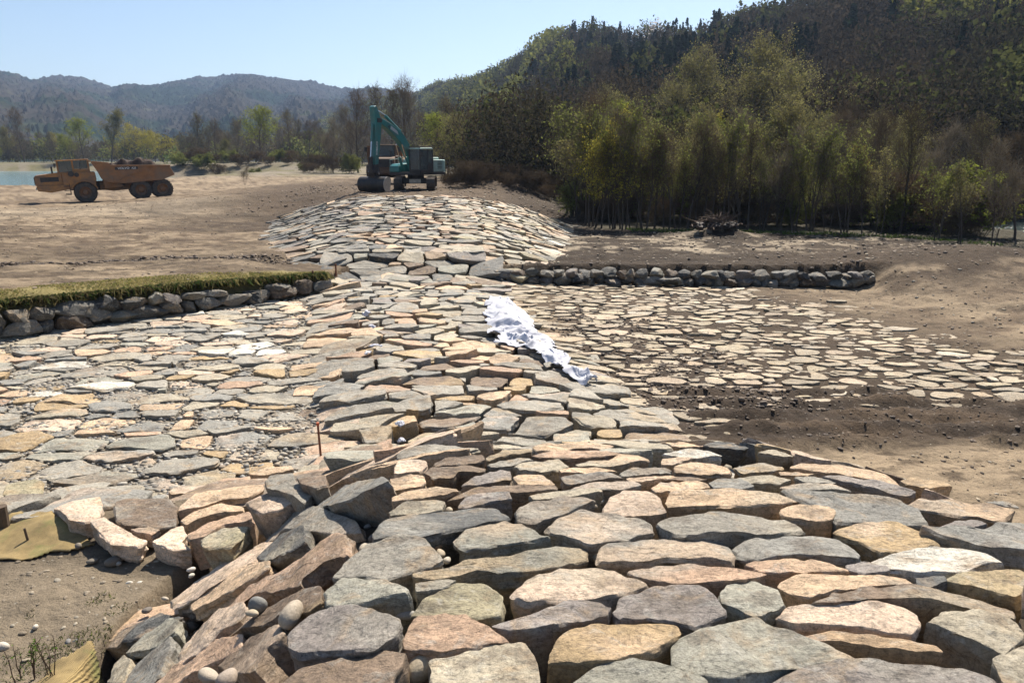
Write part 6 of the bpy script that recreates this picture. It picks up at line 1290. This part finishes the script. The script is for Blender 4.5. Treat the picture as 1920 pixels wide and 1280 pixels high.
left = [('bare', 0, 48, 205, 245, 'wide bare grey-brown tree behind the lake, leftmost large one'), ('bare', 1, 100, 248, 240, 'short bare tree behind the orange truck cab'), ('leafy', 2, 20, 240, 250, 'dull olive tree at the left edge behind the lake'), ('leafy', 0, 135, 250, 238, 'low dull green tree between the bare ones behind the truck'),
 ('leafy', 0, 160, 222, 236, 'yellow-green tree left of the slim olive tree behind the truck'), ('leafy', 2, 211, 208, 234, 'slim upright olive tree above the middle of the truck'), ('leafy', 1, 270, 230, 232, 'leaning yellow-green tree above the truck load'), ('leafy', 1, 312, 244, 228, 'low spreading yellow tree with dark forked trunk behind the truck tail'),
 ('leafy', 0, 492, 200, 170, 'large round yellow-green tree standing alone left of the excavator'), ('leafy', 2, 420, 262, 165, 'small bright green conical tree left of the round yellow-green one'), ('bare', 2, 380, 216, 175, 'tall bare tree at the left end of the dark wood'), ('bare', 0, 408, 226, 178, 'bare tree second from the left end of the dark wood'),
 ('bare', 1, 440, 222, 182, 'bare tree just left of the round yellow-green tree'), ('bare', 2, 545, 210, 185, 'grey bare tree just right of the round yellow-green tree'), ('bare', 0, 577, 226, 180, 'bare tree between the grey one and the dark forked one'), ('bare', 1, 626, 222, 122, 'dark forked bare tree with wide low limbs left of the excavator'),
 ('bush', 0, 662, 285, 118, 'round green bush just left of the excavator stick'), ('bare', 0, 672, 172, 125, 'tall bare tree behind the excavator stick'), ('bare', 2, 700, 165, 128, 'tall bare tree directly above the excavator boom'), ('bare', 1, 655, 196, 135, 'bare tree left of the two tall ones behind the excavator'),
 ('bare', 2, 735, 168, 120, 'tall bare tree right of the excavator boom'), ('bare', 0, 765, 150, 122, 'highest bare tree behind the excavator against the sky'), ('bare', 1, 790, 168, 118, 'bare tree behind the excavator cab'), ('bare', 2, 600, 240, 190, 'hazy bare tree behind the forked one'), ('bare', 0, 355, 256, 200, 'faint bare tree at the gap left of the dark wood')]
for k, v, px, top, Y, lab in left: tree_px(k, v, px, top, Y, lab, LG, 1.0 if k != 'leafy' else 1.15)
back_lab = 'hazy tree of the far row behind the lake and dirt bank'
for i in range(46):
    px = -60 + i * 17.5 + tr_.uniform(-8, 8); tree_px(tr_.choice(['bare', 'bare', 'leafy']) if px < 340 else 'bare', i, px, tr_.uniform(246, 276) if px < 340 else tr_.uniform(225, 258), tr_.uniform(250, 285) if px < 340 else tr_.uniform(195, 230), back_lab, 'far tree row', 1.2)
# the wood on the right: a thicket of thin stems in front, taller trees behind
thick = 'slender sparsely leafed tree in the dense thicket right of the far mound'
xs = [(1070, 47), (1085, 44), (1098, 42), (1112, 40.5), (1130, 40), (1150, 39.6), (1168, 39.2), (1188, 39), (1208, 38.8), (1228, 39.2), (1250, 39), (1270, 39.5), (1290, 39.3), (1312, 39.6), (1335, 39.2), (1358, 39.5), (1380, 39.2), (1404, 39), (1430, 38.8), (1460, 38.4), (1490, 38), (1520, 37.5), (1552, 37), (1585, 36.5), (1618, 36), (1650, 35.6)]
for i, (px, Y) in enumerate(xs):
    top = float(np.interp(px, [1060, 1110, 1190, 1300, 1450, 1600, 1700], [215, 196, 215, 235, 250, 270, 290])) + tr_.uniform(-35, 45); tree_px(('young', 'young', 'bare', 'young', 'leafy' if px < 1180 else 'bare')[i % 5], i, px, top, Y, thick, 'thicket trees', tr_.uniform(.8, 1.1))
for i in range(30):
    px = 1075 + i * 21 + tr_.uniform(-8, 8); Y = tr_.uniform(41, 52); top = float(np.interp(px, [1060, 1110, 1190, 1300, 1450, 1600, 1700], [225, 205, 215, 220, 235, 245, 265])) + tr_.uniform(-40, 40); tree_px(tr_.choice(['young', 'bare', 'bare', 'great']), i, px, top, Y, thick, 'thicket trees', tr_.uniform(.8, 1.1))
RG = 'taller trees of the wood on the right'
right = [('great', 0, 1398, 62, 74, 'huge spreading budding tree rising over the middle of the wood'), ('great', 1, 1300, 100, 84, 'broad budding tree just left of the huge spreading one'), ('great', 1, 1500, 130, 82, 'broad bare tree just right of the huge spreading one'), ('great', 0, 1225, 160, 78, 'round olive tree behind the green thicket edge'),
 ('bare', 2, 1690, 205, 37, 'tall ivy-clad dark trunk standing in front of the right part of the wood'), ('young', 0, 1760, 300, 33, 'green leafy young tree right of the ivy-clad trunk'), ('young', 1, 1800, 310, 31, 'multi-stemmed young tree second from the right edge'), ('bare', 1, 1862, 262, 29, 'bare multi-stemmed tree beside the river at the right edge'),
 ('bare', 0, 1905, 250, 32, 'bare tree cut off by the right edge of the picture'), ('bare', 0, 1560, 190, 60, 'bare fan-shaped tree between the huge tree and the ivy-clad trunk'), ('bare', 2, 1620, 210, 58, 'bare upright tree just left of the ivy-clad trunk'), ('leafy', 1, 1480, 282, 45, 'yellow leafy shrub-like tree low in the middle of the wood'),
 ('leafy', 1, 1575, 272, 47, 'second yellow leafy tree low in the wood, right of the first'), ('leafy', 0, 1100, 190, 50, 'pale green leafy tree at the left front corner of the wood'), ('bare', 1, 1740, 235, 48, 'greyish bare tree behind the ivy-clad trunk'), ('bare', 2, 1830, 225, 46, 'greyish bare tree behind the riverside stems'),
 ('great', 1, 1010, 200, 95, 'round brown bare tree right behind the far mound'), ('great', 0, 950, 215, 105, 'round brown bare tree left of the one behind the mound'), ('great', 1, 1120, 175, 92, 'brown round tree above the pale green corner tree'), ('bare', 0, 880, 200, 110, 'bare brown tree between excavator and the wood'), ('bare', 2, 840, 185, 115, 'bare brown tree just right of the excavator cab'), ('great', 0, 1650, 150, 88, 'wide bare tree high behind the ivy-clad trunk'), ('great', 1, 1800, 170, 90, 'wide bare tree high above the riverside stems')]
for k, v, px, top, Y, lab in right: tree_px(k, v, px, top, Y, lab, RG, 1.0)
deep = 'bare brown tree deep inside the right-hand wood'
for i in range(60):
    px = 830 + i * 19.3 + tr_.uniform(-12, 12); Y = tr_.uniform(54, 78) if px > 1060 else tr_.uniform(72, 118)
    if px > 1850: continue
    top = float(np.interp(px, [830, 950, 1060, 1200, 1400, 1600, 1960], [205, 245, 250, 225, 215, 235, 245])) + tr_.uniform(-20, 40); tree_px(tr_.choice(['bare', 'bare', 'bare', 'great', 'leafy']) if i % 7 else 'leafy', i, px, top, Y, deep, 'deep wood trees', tr_.uniform(.9, 1.3))
bl = 'scrubby bush of the undergrowth along the wood edge'
for i in range(62):
    px = 1068 + i * 13.8 + tr_.uniform(-8, 8); Y = float(np.interp(px, [1060, 1110, 1400, 1650, 1760, 1920], [47, 41.5, 40, 37.2, 33, 28])) + tr_.uniform(1.5, 9); x = at(px, Y)
    if px > 1850: continue
    plant('bush', (1, 1, 0, 1, 1, 1, 2)[i % 7], x, Y, tr_.uniform(1.4, 3.4), bl, 'undergrowth bushes', None, 1.2)
for i in range(26):
    px = 845 + i * 9 + tr_.uniform(-8, 8); Y = tr_.uniform(54, 72); x = at(px, Y); plant('bush', 1, x, Y, tr_.uniform(1.0, 2.2), 'scrubby bush on the slope between the excavator and the wood', 'slope bushes', None, 1.3)
for i in range(22):
    px = 340 + i * 15 + tr_.uniform(-6, 6); Y = tr_.uniform(140, 156) if px < 560 else tr_.uniform(120, 150); x = at(px, Y); plant('bush', (0, 1, 1)[i % 3], x, Y, tr_.uniform(1.5, 3.6), 'low scrub bush on the earth bank beyond the lake', 'bank scrub', float(H(x, Y)), 1.4)
plant('bare', 1, at(460, 80), 80, 1.9, 'small dark bare tree on the field edge left of the excavator', None, float(H(at(460, 80), 80)), 1.3)

# the mass of wood covering the hillside
def forest(n, seed, sampler, name, label, sizes, bright=1.0):
    r = np.random.RandomState(seed); V, CO = [], []; TQ = []
    x, y, z, kind = sampler(n, r); n = len(x)
    pal = [np.array((.038, .035, .022)), np.array((.075, .082, .028)), np.array((.012, .022, .013)), np.array((.048, .039, .027)), np.array((.16, .165, .045)), np.array((.45, .42, .40))]
    for i in range(n):
        k = kind[i]; nf = (2.8 if math.hypot(x[i], y[i]) < 115 else 1.7 if math.hypot(x[i], y[i]) < 170 else 1) * (2.5 if k == 5 else 1); K = int((170 if k != 2 else 130) * nf); hh = r.uniform(*sizes); rad = hh * (.34 if k != 2 else .27)
        u = r.normal(size=(K, 3)); u /= np.linalg.norm(u, axis=1, keepdims=True); u *= r.uniform(.45, 1.0, K)[:, None] ** .5
        if k == 2: t = r.uniform(0, 1, K); a = r.uniform(0, 6.28, K); q = np.stack([np.cos(a) * rad * (1 - t) * r.uniform(.4, 1, K), np.sin(a) * rad * (1 - t) * r.uniform(.4, 1, K), hh * (.15 + .85 * t)], 1)
        else:
            lump = 1 + .35 * np.sin(u[:, 0] * 5 + i) * np.cos(u[:, 1] * 4 + i * 2); q = u * np.array([rad, rad, hh * .42]) * lump[:, None] + np.array([0, 0, hh * .58])
        s = (hh * (.050 if k != 2 else .042)) * r.uniform(.5, 1.3, K)[:, None] * (.75 if k in (0, 3) else 1) * nf ** -.6
        a = r.normal(size=(K, 3)); a /= np.linalg.norm(a, axis=1, keepdims=True); b = np.cross(a, r.normal(size=(K, 3))); b /= np.linalg.norm(b, axis=1, keepdims=True)
        if k in (0, 3): a = a * 1.0 + np.array([0, 0, .5]); b *= .55
        V.append(np.stack([q - a * s, q + b * s, q + a * s, q - b * s], 1).reshape(-1, 3) + np.array([x[i], y[i], z[i]]))
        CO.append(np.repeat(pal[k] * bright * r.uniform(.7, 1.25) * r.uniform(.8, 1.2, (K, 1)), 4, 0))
    V = np.concatenate(V); CO = np.concatenate(CO); Fq = np.arange(len(V)); me = mesh_np(name, V, Fq, np.full(len(V) // 4, 4), M_FOREST, cols=CO)
    return tag(link(name, me), label, 'forest', kind='stuff')
M_FOREST = leaf_mat('hillside foliage', None, .35, .25, True)
def hs_sample(n, r):
    a = hs_a[0] + (hs_a[-2] - hs_a[0]) * r.rand(n * 3); t = r.uniform(.0, 1.06, n * 3); Fo = np.interp(a, hs_a, hs_F); D = np.interp(a, hs_a, hs_D); rr_ = Fo + (D - Fo) * t
    keep = r.rand(n * 3) < (rr_ * (D - Fo)) / (rr_ * (D - Fo)).max() * 1.6 + .12; a, t = a[keep][:n], t[keep][:n]; x, y, z = hill(a, t); m = fbm(x / 40, y / 40, 0, 7); m2 = noise(x / 14, y / 14, 0, 8); px = 960 + F * np.tan(a)
    k = np.where(m + .5 * m2 > .55, 1, np.where(m + .5 * m2 > .1, 0, 3)); k = np.where((t > .62) & (px > 1000) & (px < 1330) & (m2 + .6 * noise(x / 25, y / 25, 0, 4) > -.05), 2, k); k = np.where((t > .3) & (m < -.45), 2, k)
    k = np.where((px > 1620) & (px < 1900) & (t > .55) & (m2 > -.1), 4, k); k = np.where((px < 1060) & (t > .35) & (m2 > .15), 4, k); k = np.where(r.rand(len(k)) < .06, 1, k); k = np.where((r.rand(len(k)) < .004) & (t > .5), 5, k)
    return x, y, z, k
forest(4600, 5, hs_sample, 'hillside_forest', 'dark mixed spring forest covering the steep hillside on the right', (8, 13))
def edge_sample(n, r):
    x = r.uniform(-10, 85, n); y = r.uniform(56, 100, n) + np.clip(-x, 0, 10) * 4; k = r.choice([0, 3, 3, 0, 1], n); keep = x > 40 - .1 * (y - 54) - 46 * (y > 60); keep &= ~((x / y > .60) & (y < 75)); keep &= (np.abs(x - (40 - .1 * (y - 54))) > 10) | (y > 75); x, y, k = x[keep], y[keep], k[keep]; return x, y, H(x, y), k
forest(650, 6, edge_sample, 'valley_wood', 'brown leafless wood filling the flat ground at the foot of the hill', (6, 9), 1.2)
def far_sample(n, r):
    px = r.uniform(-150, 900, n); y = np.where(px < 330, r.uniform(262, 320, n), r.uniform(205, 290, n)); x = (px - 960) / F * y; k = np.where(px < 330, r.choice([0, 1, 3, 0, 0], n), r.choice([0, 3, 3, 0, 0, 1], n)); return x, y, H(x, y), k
forest(520, 9, far_sample, 'far_wood', 'hazy brown wood on the flat land beyond the lake and excavator', (6, 10), 2.2)  # palette brightened, part of the haze is put into the foliage colour
# ------------------------------------------------------------------ air
hm = bpy.data.materials.new('air'); hm.use_nodes = True; hn = hm.node_tree.nodes; hn.clear()
vo_ = hn.new('ShaderNodeVolumePrincipled'); vo_.inputs['Color'].default_value = (.50, .68, 1.0, 1); vo_.inputs['Density'].default_value = .00017; vo_.inputs['Anisotropy'].default_value = .3
ou = hn.new('ShaderNodeOutputMaterial'); hm.node_tree.links.new(vo_.outputs[0], ou.inputs['Volume'])
tag(MB().box(-5000, 5000, -5000, 5000, -8, 290).build('haze', hm), kind='stuff')
